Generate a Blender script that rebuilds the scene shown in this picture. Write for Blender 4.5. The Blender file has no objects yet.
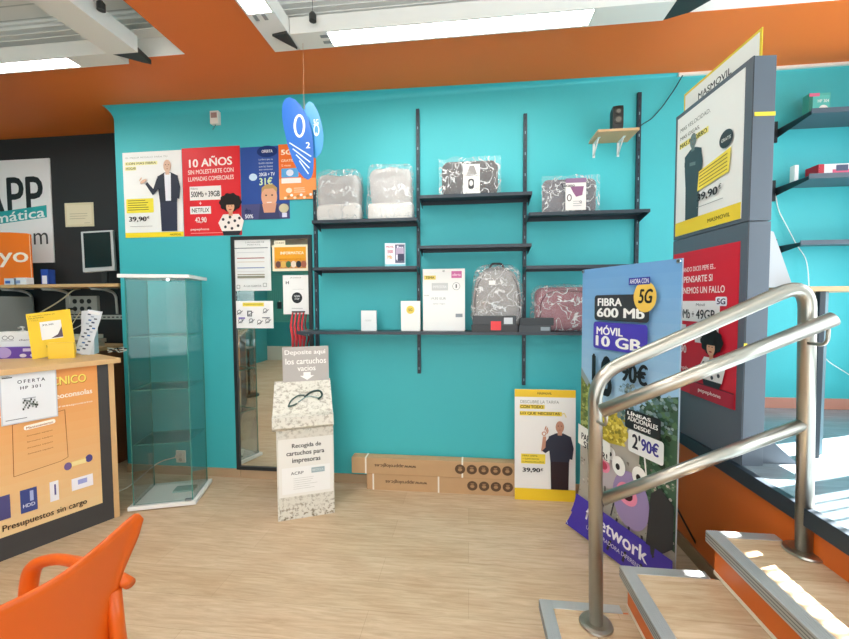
import bpy, bmesh, math, random
from mathutils import Vector, Matrix, noise
PI = math.pi
R = math.radians
SC = bpy.context.scene
COL = SC.collection

# ------------------------------------------------------------------ camera
H = 1.433
yaw, pitch, roll = -0.1126, 0.0453, -0.00534
fw = Vector((math.sin(yaw)*math.cos(pitch), math.cos(yaw)*math.cos(pitch), -math.sin(pitch)))
r0 = Vector((math.cos(yaw), -math.sin(yaw), 0)); u0 = r0.cross(fw)
rt = r0*math.cos(roll) + u0*math.sin(roll); up = u0*math.cos(roll) - r0*math.sin(roll)
cd = bpy.data.cameras.new('camera'); cam = bpy.data.objects.new('camera', cd); COL.objects.link(cam)
cd.sensor_width = 36; cd.lens = 390.0/849*36; cd.clip_start = 0.02
m = Matrix((rt, up, -fw)).transposed().to_4x4(); m.translation = Vector((0, 0, H)); cam.matrix_world = m
SC.camera = cam

# ------------------------------------------------------------------ world, sun, window light, exposure
w = bpy.data.worlds.new('world'); SC.world = w; w.use_nodes = True
w.node_tree.nodes['Background'].inputs[0].default_value = (0.80, 0.92, 1.0, 1)
w.node_tree.nodes['Background'].inputs[1].default_value = 1.6
SC.view_settings.view_transform = 'Standard'; SC.view_settings.look = 'None'
SC.view_settings.exposure = 0.32; SC.view_settings.gamma = 1
SC.view_settings.use_curve_mapping = False
sd = bpy.data.lights.new('sun', 'SUN'); sd.energy = 60.0; sd.angle = R(0.6); sd.color = (1.0, 0.97, 0.93)
sun = bpy.data.objects.new('sun', sd); COL.objects.link(sun)
el = R(50)
sun.rotation_euler = Vector((-0.937*math.cos(el), -0.350*math.cos(el), -math.sin(el))).to_track_quat('-Z', 'Y').to_euler()
sun.location = (8, 4, 5)
def area(name, loc, rot, sx, sy, energy, col):
    l = bpy.data.lights.new(name, 'AREA'); l.shape = 'RECTANGLE'; l.size = sx; l.size_y = sy; l.energy = energy; l.color = col
    o = bpy.data.objects.new(name, l); COL.objects.link(o); o.location = loc; o.rotation_euler = rot; return o
# daylight at the shop front behind the camera and at the side window over the platform
area('daylight_front', (-0.25, -3.45, 1.6), (R(90), 0, 0), 6.0, 2.4, 80, (1.0, 0.985, 0.96))
area('daylight_side', (2.95, 1.5, 1.9), (0, R(90), 0), 1.9, 2.2, 40, (0.90, 0.96, 1.0))

# ------------------------------------------------------------------ materials
def s2l(c): return c/12.92 if c <= 0.04045 else ((c+0.055)/1.055)**2.4
def rgb(h):
    h = h.lstrip('#'); return tuple(s2l(int(h[i:i+2], 16)/255) for i in (0, 2, 4)) + (1,)
_m = {}
def mat(col, rough=0.5, metal=0.0, spec=0.5, noise_amt=0.0, nscale=20, bump=0.0, bscale=60, emit=0.0, coat=0.0):
    key = (col, rough, metal, spec, noise_amt, nscale, bump, bscale, emit, coat)
    if key in _m: return _m[key]
    mt = bpy.data.materials.new('m_%s' % col.strip('#')); mt.use_nodes = True; nt = mt.node_tree; b = nt.nodes['Principled BSDF']
    b.inputs['Base Color'].default_value = rgb(col); b.inputs['Roughness'].default_value = rough
    b.inputs['Metallic'].default_value = metal; b.inputs['Specular IOR Level'].default_value = spec
    b.inputs['Coat Weight'].default_value = coat
    if emit:
        b.inputs['Emission Color'].default_value = rgb(col); b.inputs['Emission Strength'].default_value = emit
    if noise_amt or bump:
        tc = nt.nodes.new('ShaderNodeTexCoord')
    if noise_amt:
        n = nt.nodes.new('ShaderNodeTexNoise'); n.inputs['Scale'].default_value = nscale; n.inputs['Detail'].default_value = 5
        nt.links.new(tc.outputs['Object'], n.inputs['Vector'])
        mx = nt.nodes.new('ShaderNodeMix'); mx.data_type = 'RGBA'
        c = rgb(col)
        mx.inputs['A'].default_value = tuple(x*(1-noise_amt) for x in c[:3])+(1,)
        mx.inputs['B'].default_value = tuple(min(1, x*(1+noise_amt)) for x in c[:3])+(1,)
        nt.links.new(n.outputs['Fac'], mx.inputs['Factor']); nt.links.new(mx.outputs['Result'], b.inputs['Base Color'])
    if bump:
        n2 = nt.nodes.new('ShaderNodeTexNoise'); n2.inputs['Scale'].default_value = bscale; n2.inputs['Detail'].default_value = 4
        nt.links.new(tc.outputs['Object'], n2.inputs['Vector'])
        bp = nt.nodes.new('ShaderNodeBump'); bp.inputs['Strength'].default_value = bump; bp.inputs['Distance'].default_value = 0.01
        nt.links.new(n2.outputs['Fac'], bp.inputs['Height']); nt.links.new(bp.outputs['Normal'], b.inputs['Normal'])
    _m[key] = mt; return mt
def ink(col): return mat(col, 0.42, spec=0.35)

def glass_mat(name, tint, gloss=0.12):
    mt = bpy.data.materials.new(name); mt.use_nodes = True; nt = mt.node_tree; nt.nodes.clear()
    out = nt.nodes.new('ShaderNodeOutputMaterial'); t = nt.nodes.new('ShaderNodeBsdfTransparent'); g = nt.nodes.new('ShaderNodeBsdfGlossy')
    t.inputs[0].default_value = tint; g.inputs['Roughness'].default_value = 0.02
    f = nt.nodes.new('ShaderNodeFresnel'); f.inputs['IOR'].default_value = 1.45
    mx = nt.nodes.new('ShaderNodeMixShader')
    ad = nt.nodes.new('ShaderNodeMath'); ad.operation = 'MULTIPLY'; ad.inputs[1].default_value = gloss*8
    nt.links.new(f.outputs[0], ad.inputs[0]); nt.links.new(ad.outputs[0], mx.inputs[0])
    nt.links.new(t.outputs[0], mx.inputs[1]); nt.links.new(g.outputs[0], mx.inputs[2]); nt.links.new(mx.outputs[0], out.inputs[0])
    return mt
GLASS = glass_mat('cabinet_glass', (0.95, 0.978, 0.968, 1), 0.07)
PANE = glass_mat('window_glass', (0.96, 0.98, 0.98, 1))
EDGE = mat('#3F8F82', 0.15)

def film_mat(name, tint, cover, bscale, strength=1.0, wd=.05):
    # crinkled clear plastic: mostly see-through, sharp glints
    mt = bpy.data.materials.new(name); mt.use_nodes = True; nt = mt.node_tree; nt.nodes.clear()
    out = nt.nodes.new('ShaderNodeOutputMaterial'); t = nt.nodes.new('ShaderNodeBsdfTransparent')
    p = nt.nodes.new('ShaderNodeBsdfPrincipled'); p.inputs['Base Color'].default_value = tint
    p.inputs['Roughness'].default_value = 0.12; p.inputs['Specular IOR Level'].default_value = 1.0
    tc = nt.nodes.new('ShaderNodeTexCoord'); n = nt.nodes.new('ShaderNodeTexNoise'); n.inputs['Scale'].default_value = bscale
    n.inputs['Detail'].default_value = 3; n.inputs['Distortion'].default_value = 1.5
    nt.links.new(tc.outputs['Object'], n.inputs['Vector'])
    bp = nt.nodes.new('ShaderNodeBump'); bp.inputs['Strength'].default_value = strength; bp.inputs['Distance'].default_value = 0.03
    nt.links.new(n.outputs['Fac'], bp.inputs['Height']); nt.links.new(bp.outputs['Normal'], p.inputs['Normal'])
    # creases: thin ridges of the noise catch light and read more opaque
    mr = nt.nodes.new('ShaderNodeMapRange'); mr.interpolation_type = 'SMOOTHSTEP'
    v = nt.nodes.new('ShaderNodeTexNoise'); v.inputs['Scale'].default_value = bscale*1.4; v.inputs['Detail'].default_value = 2; v.inputs['Distortion'].default_value = 0.9
    nt.links.new(tc.outputs['Object'], v.inputs['Vector'])
    sub = nt.nodes.new('ShaderNodeMath'); sub.operation = 'SUBTRACT'; sub.inputs[1].default_value = 0.5
    ab = nt.nodes.new('ShaderNodeMath'); ab.operation = 'ABSOLUTE'
    nt.links.new(v.outputs['Fac'], sub.inputs[0]); nt.links.new(sub.outputs[0], ab.inputs[0]); nt.links.new(ab.outputs[0], mr.inputs[0])
    mr.inputs[1].default_value = 0.0; mr.inputs[2].default_value = wd; mr.inputs[3].default_value = min(1, cover+0.55); mr.inputs[4].default_value = cover
    mx = nt.nodes.new('ShaderNodeMixShader'); nt.links.new(mr.outputs[0], mx.inputs[0])
    nt.links.new(t.outputs[0], mx.inputs[1]); nt.links.new(p.outputs[0], mx.inputs[2]); nt.links.new(mx.outputs[0], out.inputs[0])
    return mt
FILM = film_mat('clear_film', (0.92, 0.95, 0.95, 1), 0.10, 6, wd=.022)
FILM_FINE = film_mat('clear_film_fine', (0.95, 0.96, 0.96, 1), 0.12, 8, wd=.035)

def wood_floor(name, dark=False, plank=True):
    mt = bpy.data.materials.new(name); mt.use_nodes = True; nt = mt.node_tree; b = nt.nodes['Principled BSDF']
    tc = nt.nodes.new('ShaderNodeTexCoord')
    br = nt.nodes.new('ShaderNodeTexBrick'); br.inputs['Scale'].default_value = 1.0
    br.inputs['Brick Width'].default_value = 1.25; br.inputs['Row Height'].default_value = 0.19; br.inputs['Mortar Size'].default_value = 0.0012
    br.inputs['Mortar Smooth'].default_value = 0.3; br.offset = 0.37; br.inputs['Bias'].default_value = 0.0
    if dark: cs = ('#8897A0', '#7F8E98', '#6F7D86')
    else: cs = ('#D9C3A6', '#D0B999', '#BFA788')
    br.inputs['Color1'].default_value = rgb(cs[0]); br.inputs['Color2'].default_value = rgb(cs[1]); br.inputs['Mortar'].default_value = rgb(cs[2])
    nt.links.new(tc.outputs['Object'], br.inputs['Vector'])
    mp = nt.nodes.new('ShaderNodeMapping'); mp.inputs['Scale'].default_value = (2.6, 26, 1.0)
    nt.links.new(tc.outputs['Object'], mp.inputs['Vector'])
    n = nt.nodes.new('ShaderNodeTexNoise'); n.inputs['Scale'].default_value = 2.0; n.inputs['Detail'].default_value = 8; n.inputs['Roughness'].default_value = 0.65
    n.inputs['Distortion'].default_value = 0.6; nt.links.new(mp.outputs[0], n.inputs['Vector'])
    cr = nt.nodes.new('ShaderNodeValToRGB'); cr.color_ramp.elements[0].position = 0.32; cr.color_ramp.elements[1].position = 0.66
    cr.color_ramp.elements[0].color = (0.60, 0.50, 0.40, 1) if not dark else (0.6, 0.6, 0.6, 1); cr.color_ramp.elements[1].color = (1, 1, 1, 1)
    nt.links.new(n.outputs['Fac'], cr.inputs[0])
    mx = nt.nodes.new('ShaderNodeMix'); mx.data_type = 'RGBA'; mx.blend_type = 'MULTIPLY'; mx.inputs['Factor'].default_value = 0.62
    nt.links.new(br.outputs['Color'], mx.inputs['A']); nt.links.new(cr.outputs[0], mx.inputs['B'])
    mp2 = nt.nodes.new('ShaderNodeMapping'); mp2.inputs['Scale'].default_value = (2.2, 7, 1.0); nt.links.new(tc.outputs['Object'], mp2.inputs['Vector'])
    n2 = nt.nodes.new('ShaderNodeTexNoise'); n2.inputs['Scale'].default_value = 1.3; n2.inputs['Detail'].default_value = 3; nt.links.new(mp2.outputs[0], n2.inputs['Vector'])
    cr2 = nt.nodes.new('ShaderNodeValToRGB'); cr2.color_ramp.elements[0].position = 0.3; cr2.color_ramp.elements[0].color = (0.84, 0.74, 0.66, 1); cr2.color_ramp.elements[1].position = 0.6
    nt.links.new(n2.outputs['Fac'], cr2.inputs[0])
    mx2 = nt.nodes.new('ShaderNodeMix'); mx2.data_type = 'RGBA'; mx2.blend_type = 'MULTIPLY'; mx2.inputs['Factor'].default_value = 0.6
    nt.links.new(mx.outputs['Result'], mx2.inputs['A']); nt.links.new(cr2.outputs[0], mx2.inputs['B'])
    nt.links.new(mx2.outputs['Result'], b.inputs['Base Color'])
    b.inputs['Roughness'].default_value = 0.22 if dark else 0.42
    b.inputs['Specular IOR Level'].default_value = 0.5
    return mt

def brushed(name, col, rough=0.3):
    mt = bpy.data.materials.new(name); mt.use_nodes = True; nt = mt.node_tree; b = nt.nodes['Principled BSDF']
    b.inputs['Metallic'].default_value = 1; b.inputs['Base Color'].default_value = rgb(col)
    tc = nt.nodes.new('ShaderNodeTexCoord'); mp = nt.nodes.new('ShaderNodeMapping'); mp.inputs['Scale'].default_value = (4, 4, 300)
    n = nt.nodes.new('ShaderNodeTexNoise'); n.inputs['Scale'].default_value = 3
    nt.links.new(tc.outputs['Object'], mp.inputs['Vector']); nt.links.new(mp.outputs[0], n.inputs['Vector'])
    mr = nt.nodes.new('ShaderNodeMapRange'); mr.inputs[3].default_value = rough*0.8; mr.inputs[4].default_value = rough*1.2
    nt.links.new(n.outputs['Fac'], mr.inputs[0]); nt.links.new(mr.outputs[0], b.inputs['Roughness']); return mt
STEEL = brushed('brushed_steel', '#B4B0A6', 0.33)
ALU = brushed('aluminium', '#C6CACB', 0.42); ALU.node_tree.nodes['Principled BSDF'].inputs['Metallic'].default_value = .65

def scuffed(name):
    mt = bpy.data.materials.new(name); mt.use_nodes = True; nt = mt.node_tree; b = nt.nodes['Principled BSDF']
    tc = nt.nodes.new('ShaderNodeTexCoord')
    def spots(scale, lo, hi, stretch=(1, 1, 1)):
        mp = nt.nodes.new('ShaderNodeMapping'); mp.inputs['Scale'].default_value = stretch; nt.links.new(tc.outputs['Object'], mp.inputs['Vector'])
        n = nt.nodes.new('ShaderNodeTexNoise'); n.inputs['Scale'].default_value = scale; n.inputs['Detail'].default_value = 6; n.inputs['Roughness'].default_value = 0.7
        nt.links.new(mp.outputs[0], n.inputs['Vector'])
        mr = nt.nodes.new('ShaderNodeMapRange'); mr.inputs[1].default_value = lo; mr.inputs[2].default_value = hi
        nt.links.new(n.outputs['Fac'], mr.inputs[0]); return mr.outputs[0]
    sp = spots(38, 0.50, 0.60)
    sx = nt.nodes.new('ShaderNodeSeparateXYZ'); nt.links.new(tc.outputs['Object'], sx.inputs[0])
    # grime near the foot and around the lid
    foot = nt.nodes.new('ShaderNodeMapRange'); foot.inputs[1].default_value = 0.26; foot.inputs[2].default_value = 0.02; nt.links.new(sx.outputs['Z'], foot.inputs[0])
    lid = nt.nodes.new('ShaderNodeMapRange'); lid.inputs[1].default_value = 0.50; lid.inputs[2].default_value = 0.60; lid.inputs[4].default_value = 0.55; nt.links.new(sx.outputs['Z'], lid.inputs[0])
    ad = nt.nodes.new('ShaderNodeMath'); ad.operation = 'MAXIMUM'; nt.links.new(foot.outputs[0], ad.inputs[0]); nt.links.new(lid.outputs[0], ad.inputs[1])
    mu = nt.nodes.new('ShaderNodeMath'); mu.operation = 'MULTIPLY'; nt.links.new(ad.outputs[0], mu.inputs[0]); nt.links.new(sp, mu.inputs[1])
    mx = nt.nodes.new('ShaderNodeMix'); mx.data_type = 'RGBA'; mx.inputs['A'].default_value = rgb('#DAD7CB'); mx.inputs['B'].default_value = rgb('#7A6E55')
    nt.links.new(mu.outputs[0], mx.inputs['Factor']); nt.links.new(mx.outputs['Result'], b.inputs['Base Color'])
    b.inputs['Roughness'].default_value = 0.6; return mt
CARD = mat('#BF9B72', 0.8, noise_amt=0.08, nscale=8)
SCUFF = scuffed('scuffed_card')

# ------------------------------------------------------------------ object helpers
def tag(o, label=None, cat=None, group=None, kind=None):
    if label: o['label'] = label
    if cat: o['category'] = cat
    if group: o['group'] = group
    if kind: o['kind'] = kind
    return o
def empty(name, loc, label, cat, group=None, rz=0):
    o = bpy.data.objects.new(name, None); COL.objects.link(o); o.location = loc; o.rotation_euler = (0, 0, rz); o.empty_display_size = 0.05
    return tag(o, label, cat, group)
class MB:
    """collects shapes with material slots into one mesh"""
    def __init__(s): s.bm = bmesh.new(); s.mats = []
    def mi(s, m):
        if m not in s.mats: s.mats.append(m)
        return s.mats.index(m)
    def face(s, pts, m, smooth=False):
        vs = [s.bm.verts.new(p) for p in pts]
        try: f = s.bm.faces.new(vs)
        except ValueError: return
        f.material_index = s.mi(m); f.smooth = smooth
    def mesh(s, verts, faces, m, smooth=False):
        vs = [s.bm.verts.new(p) for p in verts]; k = s.mi(m)
        for f in faces:
            try:
                q = s.bm.faces.new([vs[i] for i in f]); q.material_index = k; q.smooth = smooth
            except ValueError: pass
    def box(s, a, b, m, bevel=0.0, rot=None, pivot=None, edge_mat=None):
        x0, y0, z0 = a; x1, y1, z1 = b
        t = bmesh.new()
        v = [t.verts.new(p) for p in ((x0,y0,z0),(x1,y0,z0),(x1,y1,z0),(x0,y1,z0),(x0,y0,z1),(x1,y0,z1),(x1,y1,z1),(x0,y1,z1))]
        for q in ((3,2,1,0),(4,5,6,7),(0,1,5,4),(1,2,6,5),(2,3,7,6),(3,0,4,7)): t.faces.new([v[i] for i in q])
        if bevel: bmesh.ops.bevel(t, geom=t.edges[:], offset=bevel, segments=2, affect='EDGES', profile=0.7)
        if rot is not None:
            pv = Vector(pivot) if pivot else Vector(((x0+x1)/2, (y0+y1)/2, (z0+z1)/2))
            bmesh.ops.transform(t, matrix=Matrix.Translation(pv) @ rot @ Matrix.Translation(-pv), verts=t.verts[:])
        s.absorb(t, m)
    def absorb(s, t, m, smooth=False):
        k = s.mi(m); mp = {}
        for v in t.verts: mp[v] = s.bm.verts.new(v.co)
        for f in t.faces:
            q = s.bm.faces.new([mp[v] for v in f.verts]); q.material_index = k; q.smooth = smooth
        t.free()
    def prism(s, pts, ax, a, b, m, smooth=False):
        """polygon pts (2D) extruded along axis ax from a to b"""
        def P(p, t):
            if ax == 0: return (t, p[0], p[1])
            if ax == 1: return (p[0], t, p[1])
            return (p[0], p[1], t)
        n = len(pts); A = [P(p, a) for p in pts]; B = [P(p, b) for p in pts]
        s.mesh(A+B, [tuple(range(n))[::-1], tuple(range(n, 2*n))] + [(i, (i+1) % n, n+(i+1) % n, n+i) for i in range(n)], m, smooth)
        s.bm.faces.ensure_lookup_table()
    def cyl(s, p, q, r, m, seg=20, r2=None, smooth=True, caps=True):
        p = Vector(p); q = Vector(q); d = (q-p).normalized(); r2 = r if r2 is None else r2
        a = d.orthogonal().normalized(); b = d.cross(a)
        A = [p+(a*math.cos(t)+b*math.sin(t))*r for t in [2*PI*i/seg for i in range(seg)]]
        B = [q+(a*math.cos(t)+b*math.sin(t))*r2 for t in [2*PI*i/seg for i in range(seg)]]
        s.mesh(A+B, [(i, (i+1) % seg, seg+(i+1) % seg, seg+i) for i in range(seg)], m, smooth)
        if caps: s.face(A[::-1], m); s.face(B, m)
    def tube(s, pts, r, m, seg=12, bend=0.0, flat=1.0):
        pts = [Vector(p) for p in pts]
        if bend:
            out = [pts[0]]
            for i in range(1, len(pts)-1):
                a, b, c = pts[i-1], pts[i], pts[i+1]
                l = min(bend, (a-b).length*0.49, (c-b).length*0.49)
                p0 = b+(a-b).normalized()*l; p2 = b+(c-b).normalized()*l
                for k in range(9):
                    t = k/8; out.append(p0*(1-t)**2+b*2*t*(1-t)+p2*t*t)
            out.append(pts[-1]); pts = out
        n = len(pts); nrm = None; rings = []
        for i, p in enumerate(pts):
            d = ((pts[min(i+1, n-1)]-pts[max(i-1, 0)])).normalized()
            if nrm is None: nrm = d.orthogonal().normalized()
            nrm = (nrm-d*nrm.dot(d)).normalized(); bi = d.cross(nrm)
            rr = r[i] if isinstance(r, (list, tuple)) else r
            rings.append([p+nrm*math.cos(2*PI*k/seg)*rr+bi*math.sin(2*PI*k/seg)*rr*flat for k in range(seg)])
        V = [v for rg in rings for v in rg]
        F = [(i*seg+k, i*seg+(k+1) % seg, (i+1)*seg+(k+1) % seg, (i+1)*seg+k) for i in range(n-1) for k in range(seg)]
        F += [tuple(range(seg))[::-1], tuple((n-1)*seg+k for k in range(seg))]
        s.mesh(V, F, m, True)
    def build(s, name, parent=None, loc=None, rz=None, bevel=0):
        me = bpy.data.meshes.new(name); bmesh.ops.recalc_face_normals(s.bm, faces=s.bm.faces[:]) if not getattr(s, 'keep', False) else None
        s.bm.to_mesh(me); s.bm.free()
        for q in s.mats: me.materials.append(q)
        o = bpy.data.objects.new(name, me); COL.objects.link(o)
        if parent: o.parent = parent
        if loc is not None: o.location = loc
        if rz is not None: o.rotation_euler = (0, 0, rz)
        if bevel:
            md = o.modifiers.new('b', 'BEVEL'); md.width = bevel; md.segments = 2; md.limit_method = 'ANGLE'
        return o
def boxo(name, a, b, m, parent=None, bevel=0.0, **k):
    t = MB(); t.box(a, b, m, bevel, **k); return t.build(name, parent)
def struct(o): o['kind'] = 'structure'; return o

# flat print: layered ink shapes on a thin sheet, one mesh
_tc = {}
def text_geo(body, bold, spacing):
    key = (body, bold, spacing)
    if key in _tc: return _tc[key]
    cu = bpy.data.curves.new('t', 'FONT'); cu.body = body; cu.size = 1; cu.offset = bold; cu.resolution_u = 3; cu.space_character = spacing
    cu.fill_mode = 'BOTH'
    ob = bpy.data.objects.new('t', cu); me = ob.to_mesh()
    V = [(v.co.x, v.co.y) for v in me.vertices]; F = [tuple(p.vertices) for p in me.polygons]
    ob.to_mesh_clear(); bpy.data.objects.remove(ob); bpy.data.curves.remove(cu)
    xs = [v[0] for v in V]; ys = [v[1] for v in V]
    _tc[key] = (V, F, min(xs), min(ys), max(xs), max(ys)); return _tc[key]
class Art(MB):
    """u to the right, v up, n towards the viewer; drawn at local x=u, y=-n, z=v"""
    def __init__(s, w, h, col='#F4F4F0', thick=0.004, step=0.0003, m=None):
        super().__init__(); s.w = w; s.h = h; s.n = 0.0002; s.step = step
        if w: s.box((0, 0, 0), (w, thick, h), m or ink(col))
    def lay(s): s.n += s.step; return -s.n
    def poly(s, pts, col):
        y = s.lay(); s.face([(p[0], y, p[1]) for p in pts], col if not isinstance(col, str) else ink(col))
    def rect(s, a, b, c, d, col, skew=0): s.poly([(a, b), (c, b+skew), (c, d+skew), (a, d)], col)
    def rrect(s, a, b, c, d, col, r=0.01, skew=0):
        P = []
        for cx, cy, t0 in ((c-r, b+r, -90), (c-r, d-r, 0), (a+r, d-r, 90), (a+r, b+r, 180)):
            for k in range(5):
                t = R(t0+k*22.5); P.append((cx+r*math.cos(t), cy+r*math.sin(t)+skew*((cx-a)/(c-a))))
        s.poly(P, col)
    def frame(s, a, b, c, d, t, col):
        y = s.lay(); m = ink(col)
        for q in ((a, b, c, b+t), (a, d-t, c, d), (a, b+t, a+t, d-t), (c-t, b+t, c, d-t)):
            s.face([(q[0], y, q[1]), (q[2], y, q[1]), (q[2], y, q[3]), (q[0], y, q[3])], m)
    def ell(s, cx, cy, rx, ry, col, rot=0, seg=24):
        c, sn = math.cos(R(rot)), math.sin(R(rot))
        s.poly([(cx+rx*math.cos(t)*c-ry*math.sin(t)*sn, cy+rx*math.cos(t)*sn+ry*math.sin(t)*c) for t in [2*PI*i/seg for i in range(seg)]], col)
    def ring(s, cx, cy, rx, ry, t, col, seg=28):
        y = s.lay(); m = ink(col)
        for i in range(seg):
            a0, a1 = 2*PI*i/seg, 2*PI*(i+1)/seg
            s.face([(cx+rx*math.cos(a0), y, cy+ry*math.sin(a0)), (cx+rx*math.cos(a1), y, cy+ry*math.sin(a1)),
                    (cx+(rx-t)*math.cos(a1), y, cy+(ry-t)*math.sin(a1)), (cx+(rx-t)*math.cos(a0), y, cy+(ry-t)*math.sin(a0))], m)
    def line(s, pts, t, col):
        y = s.lay(); m = ink(col)
        for (a, b), (c, d) in zip(pts[:-1], pts[1:]):
            L = math.hypot(c-a, d-b) or 1; nx, ny = -(d-b)/L*t/2, (c-a)/L*t/2
            s.face([(a-nx, y, b-ny), (c-nx, y, d-ny), (c+nx, y, d+ny), (a+nx, y, b+ny)], m)
    def text(s, body, a, b, c, d, col, bold=0.0, rise=0, shear=0, spacing=1.0):
        """lettering fitted to the box a..c by b..d; rise lifts its right end"""
        V, F, x0, y0, x1, y1 = text_geo(body, 0.0, spacing); y = s.lay()
        dl = bold*1.5; x1 += dl; y1 += dl*.5; off = [(0, 0)] if dl <= 0 else [(0, 0), (dl, 0), (dl*.5, dl*.5)]
        fx = (c-a)/(x1-x0); fy = (d-b)/(y1-y0)
        for ox, oy in off:
            y -= .00005
            s.mesh([(a+(v[0]+ox-x0)*fx+shear*(v[1]-y0)*fy, y, b+(v[1]+oy-y0)*fy+rise*(v[0]-x0)/(x1-x0)) for v in V], F, ink(col) if isinstance(col, str) else col)
    def man(s, u, v, h, shirt='#2E3440', trousers='#262A38', skin='#C99C80', bald=True, arm='out', inner=None, hair='#4A4038'):
        """standing printed man: u centre, v feet line, h height"""
        k = h
        s.poly([(u-.12*k, v), (u+.12*k, v), (u+.13*k, v+.45*k), (u-.13*k, v+.45*k)], trousers)
        s.poly([(u-.13*k, v+.40*k), (u+.13*k, v+.40*k), (u+.16*k, v+.60*k), (u+.155*k, v+.76*k), (u+.05*k, v+.81*k), (u-.05*k, v+.81*k), (u-.155*k, v+.76*k), (u-.15*k, v+.60*k)], shirt)
        if inner: s.poly([(u-.04*k, v+.42*k), (u+.04*k, v+.42*k), (u+.05*k, v+.80*k), (u-.05*k, v+.80*k)], inner)
        s.poly([(u-.03*k, v+.78*k), (u+.03*k, v+.78*k), (u+.03*k, v+.86*k), (u-.03*k, v+.86*k)], skin)
        s.ell(u, v+.90*k, .058*k, .085*k, skin)
        if not bald: s.poly([(u-.06*k, v+.92*k), (u+.06*k, v+.92*k), (u+.05*k, v+.99*k), (u-.05*k, v+.99*k)], hair)
        for du in (-.022, .022): s.ell(u+du*k, v+.915*k, .008*k, .006*k, '#3A2E28')
        s.poly([(u-.02*k, v+.862*k), (u+.02*k, v+.862*k), (u, v+.853*k)], '#8A4A3A')
        s.poly([(u-.006*k, v+.885*k), (u+.006*k, v+.885*k), (u, v+.912*k)], '#B98A6E')
        if arm == 'out':      # open palm held out to the left
            s.poly([(u-.155*k, v+.75*k), (u-.13*k, v+.60*k), (u-.23*k, v+.50*k), (u-.34*k, v+.66*k), (u-.31*k, v+.69*k), (u-.22*k, v+.59*k)], shirt)
            s.ell(u-.37*k, v+.70*k, .055*k, .022*k, skin, 25)
            s.ell(u-.41*k, v+.73*k, .03*k, .010*k, skin, 50)
        elif arm == 'ok':     # raised hand making a ring
            s.poly([(u-.155*k, v+.74*k), (u-.12*k, v+.58*k), (u-.20*k, v+.52*k), (u-.26*k, v+.56*k), (u-.25*k, v+.62*k)], shirt)
            s.poly([(u-.26*k, v+.54*k), (u-.20*k, v+.60*k), (u-.19*k, v+.76*k), (u-.235*k, v+.76*k)], skin)
            s.ring(u-.22*k, v+.80*k, .032*k, .032*k, .014*k, skin)
            for a, b in ((-.20, .88), (-.18, .86), (-.17, .83)): s.ell(u+a*k, v+b*k, .009*k, .035*k, skin, -18)
        else:                 # arms crossed
            s.poly([(u-.15*k, v+.64*k), (u+.15*k, v+.58*k), (u+.15*k, v+.64*k), (u-.15*k, v+.70*k)], shirt)
            s.poly([(u-.05*k, v+.62*k), (u+.06*k, v+.60*k), (u+.06*k, v+.64*k), (u-.05*k, v+.66*k)], skin)
        s.poly([(u+.155*k, v+.75*k), (u+.19*k, v+.60*k), (u+.17*k, v+.44*k), (u+.13*k, v+.45*k), (u+.12*k, v+.65*k)], shirt)
    def girl(s, u, v, h):
        k = h
        s.poly([(u-.20*k, v), (u+.20*k, v), (u+.26*k, v+.12*k), (u-.24*k, v+.12*k)], '#2B2B33')
        s.poly([(u-.24*k, v+.10*k), (u+.26*k, v+.10*k), (u+.33*k, v+.34*k), (u+.20*k, v+.50*k), (u-.20*k, v+.50*k), (u-.33*k, v+.30*k)], '#F0E8E2')
        for a, b in ((-.15, .2), (.02, .16), (.18, .22), (-.06, .3), (.1, .34), (-.2, .38), (.22, .4), (-.02, .43)): s.ell(u+a*k, v+b*k, .035*k, .035*k, '#3A3A42')
        s.poly([(u-.05*k, v+.46*k), (u+.05*k, v+.46*k), (u+.05*k, v+.58*k), (u-.05*k, v+.58*k)], '#D79E7C')
        s.ell(u, v+.78*k, .27*k, .21*k, '#1D1716')
        for i in range(10):
            t = 2*PI*i/10; s.ell(u+.22*k*math.cos(t), v+.78*k+.17*k*math.sin(t), .07*k, .06*k, '#1D1716')
        s.ell(u, v+.67*k, .105*k, .135*k, '#E0A985')
        s.poly([(u-.10*k, v+.72*k), (u+.10*k, v+.72*k), (u+.07*k, v+.82*k), (u-.07*k, v+.82*k)], '#1D1716')
        for a in (-.04, .04): s.ell(u+a*k, v+.69*k, .014*k, .010*k, '#2A1D18')
        s.ell(u, v+.605*k, .04*k, .012*k, '#B02A30')
    def done(s, name, loc, rz=0, parent=None, tilt=0):
        s.keep = True
        o = s.build(name, parent); o.location = loc; o.rotation_euler = (tilt, 0, rz); return o

# ================================================================== SETTING
D = 2.96; ZC = 3.0; ZP = 0.68
TEAL = mat('#3FB6BE', 0.55, noise_amt=0.03, nscale=1.5, bump=0.08, bscale=90)
ORANGE = mat('#E27428', 0.55, noise_amt=0.03, nscale=2)
DARK = mat('#26292B', 0.7, noise_amt=0.1, nscale=3)
WHITE = mat('#E6E7E4', 0.5)
FLOOR = wood_floor('oak_floor'); PFLOOR = wood_floor('grey_floor', True)

struct(boxo('floor', (-5.0, -3.4, -0.06), (2.85, 3.36, 0), FLOOR))
struct(boxo('wall_back', (-2.885, D, 0), (2.85, D+0.4, 3.4), TEAL))
struct(boxo('wall_back_left', (-5.0, 3.32, 0), (-2.885, 3.42, 3.4), DARK))
struct(boxo('wall_left', (-5.1, -3.4, 0), (-5.0, 3.42, 3.4), mat('#3A9AA0', 0.6)))
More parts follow.
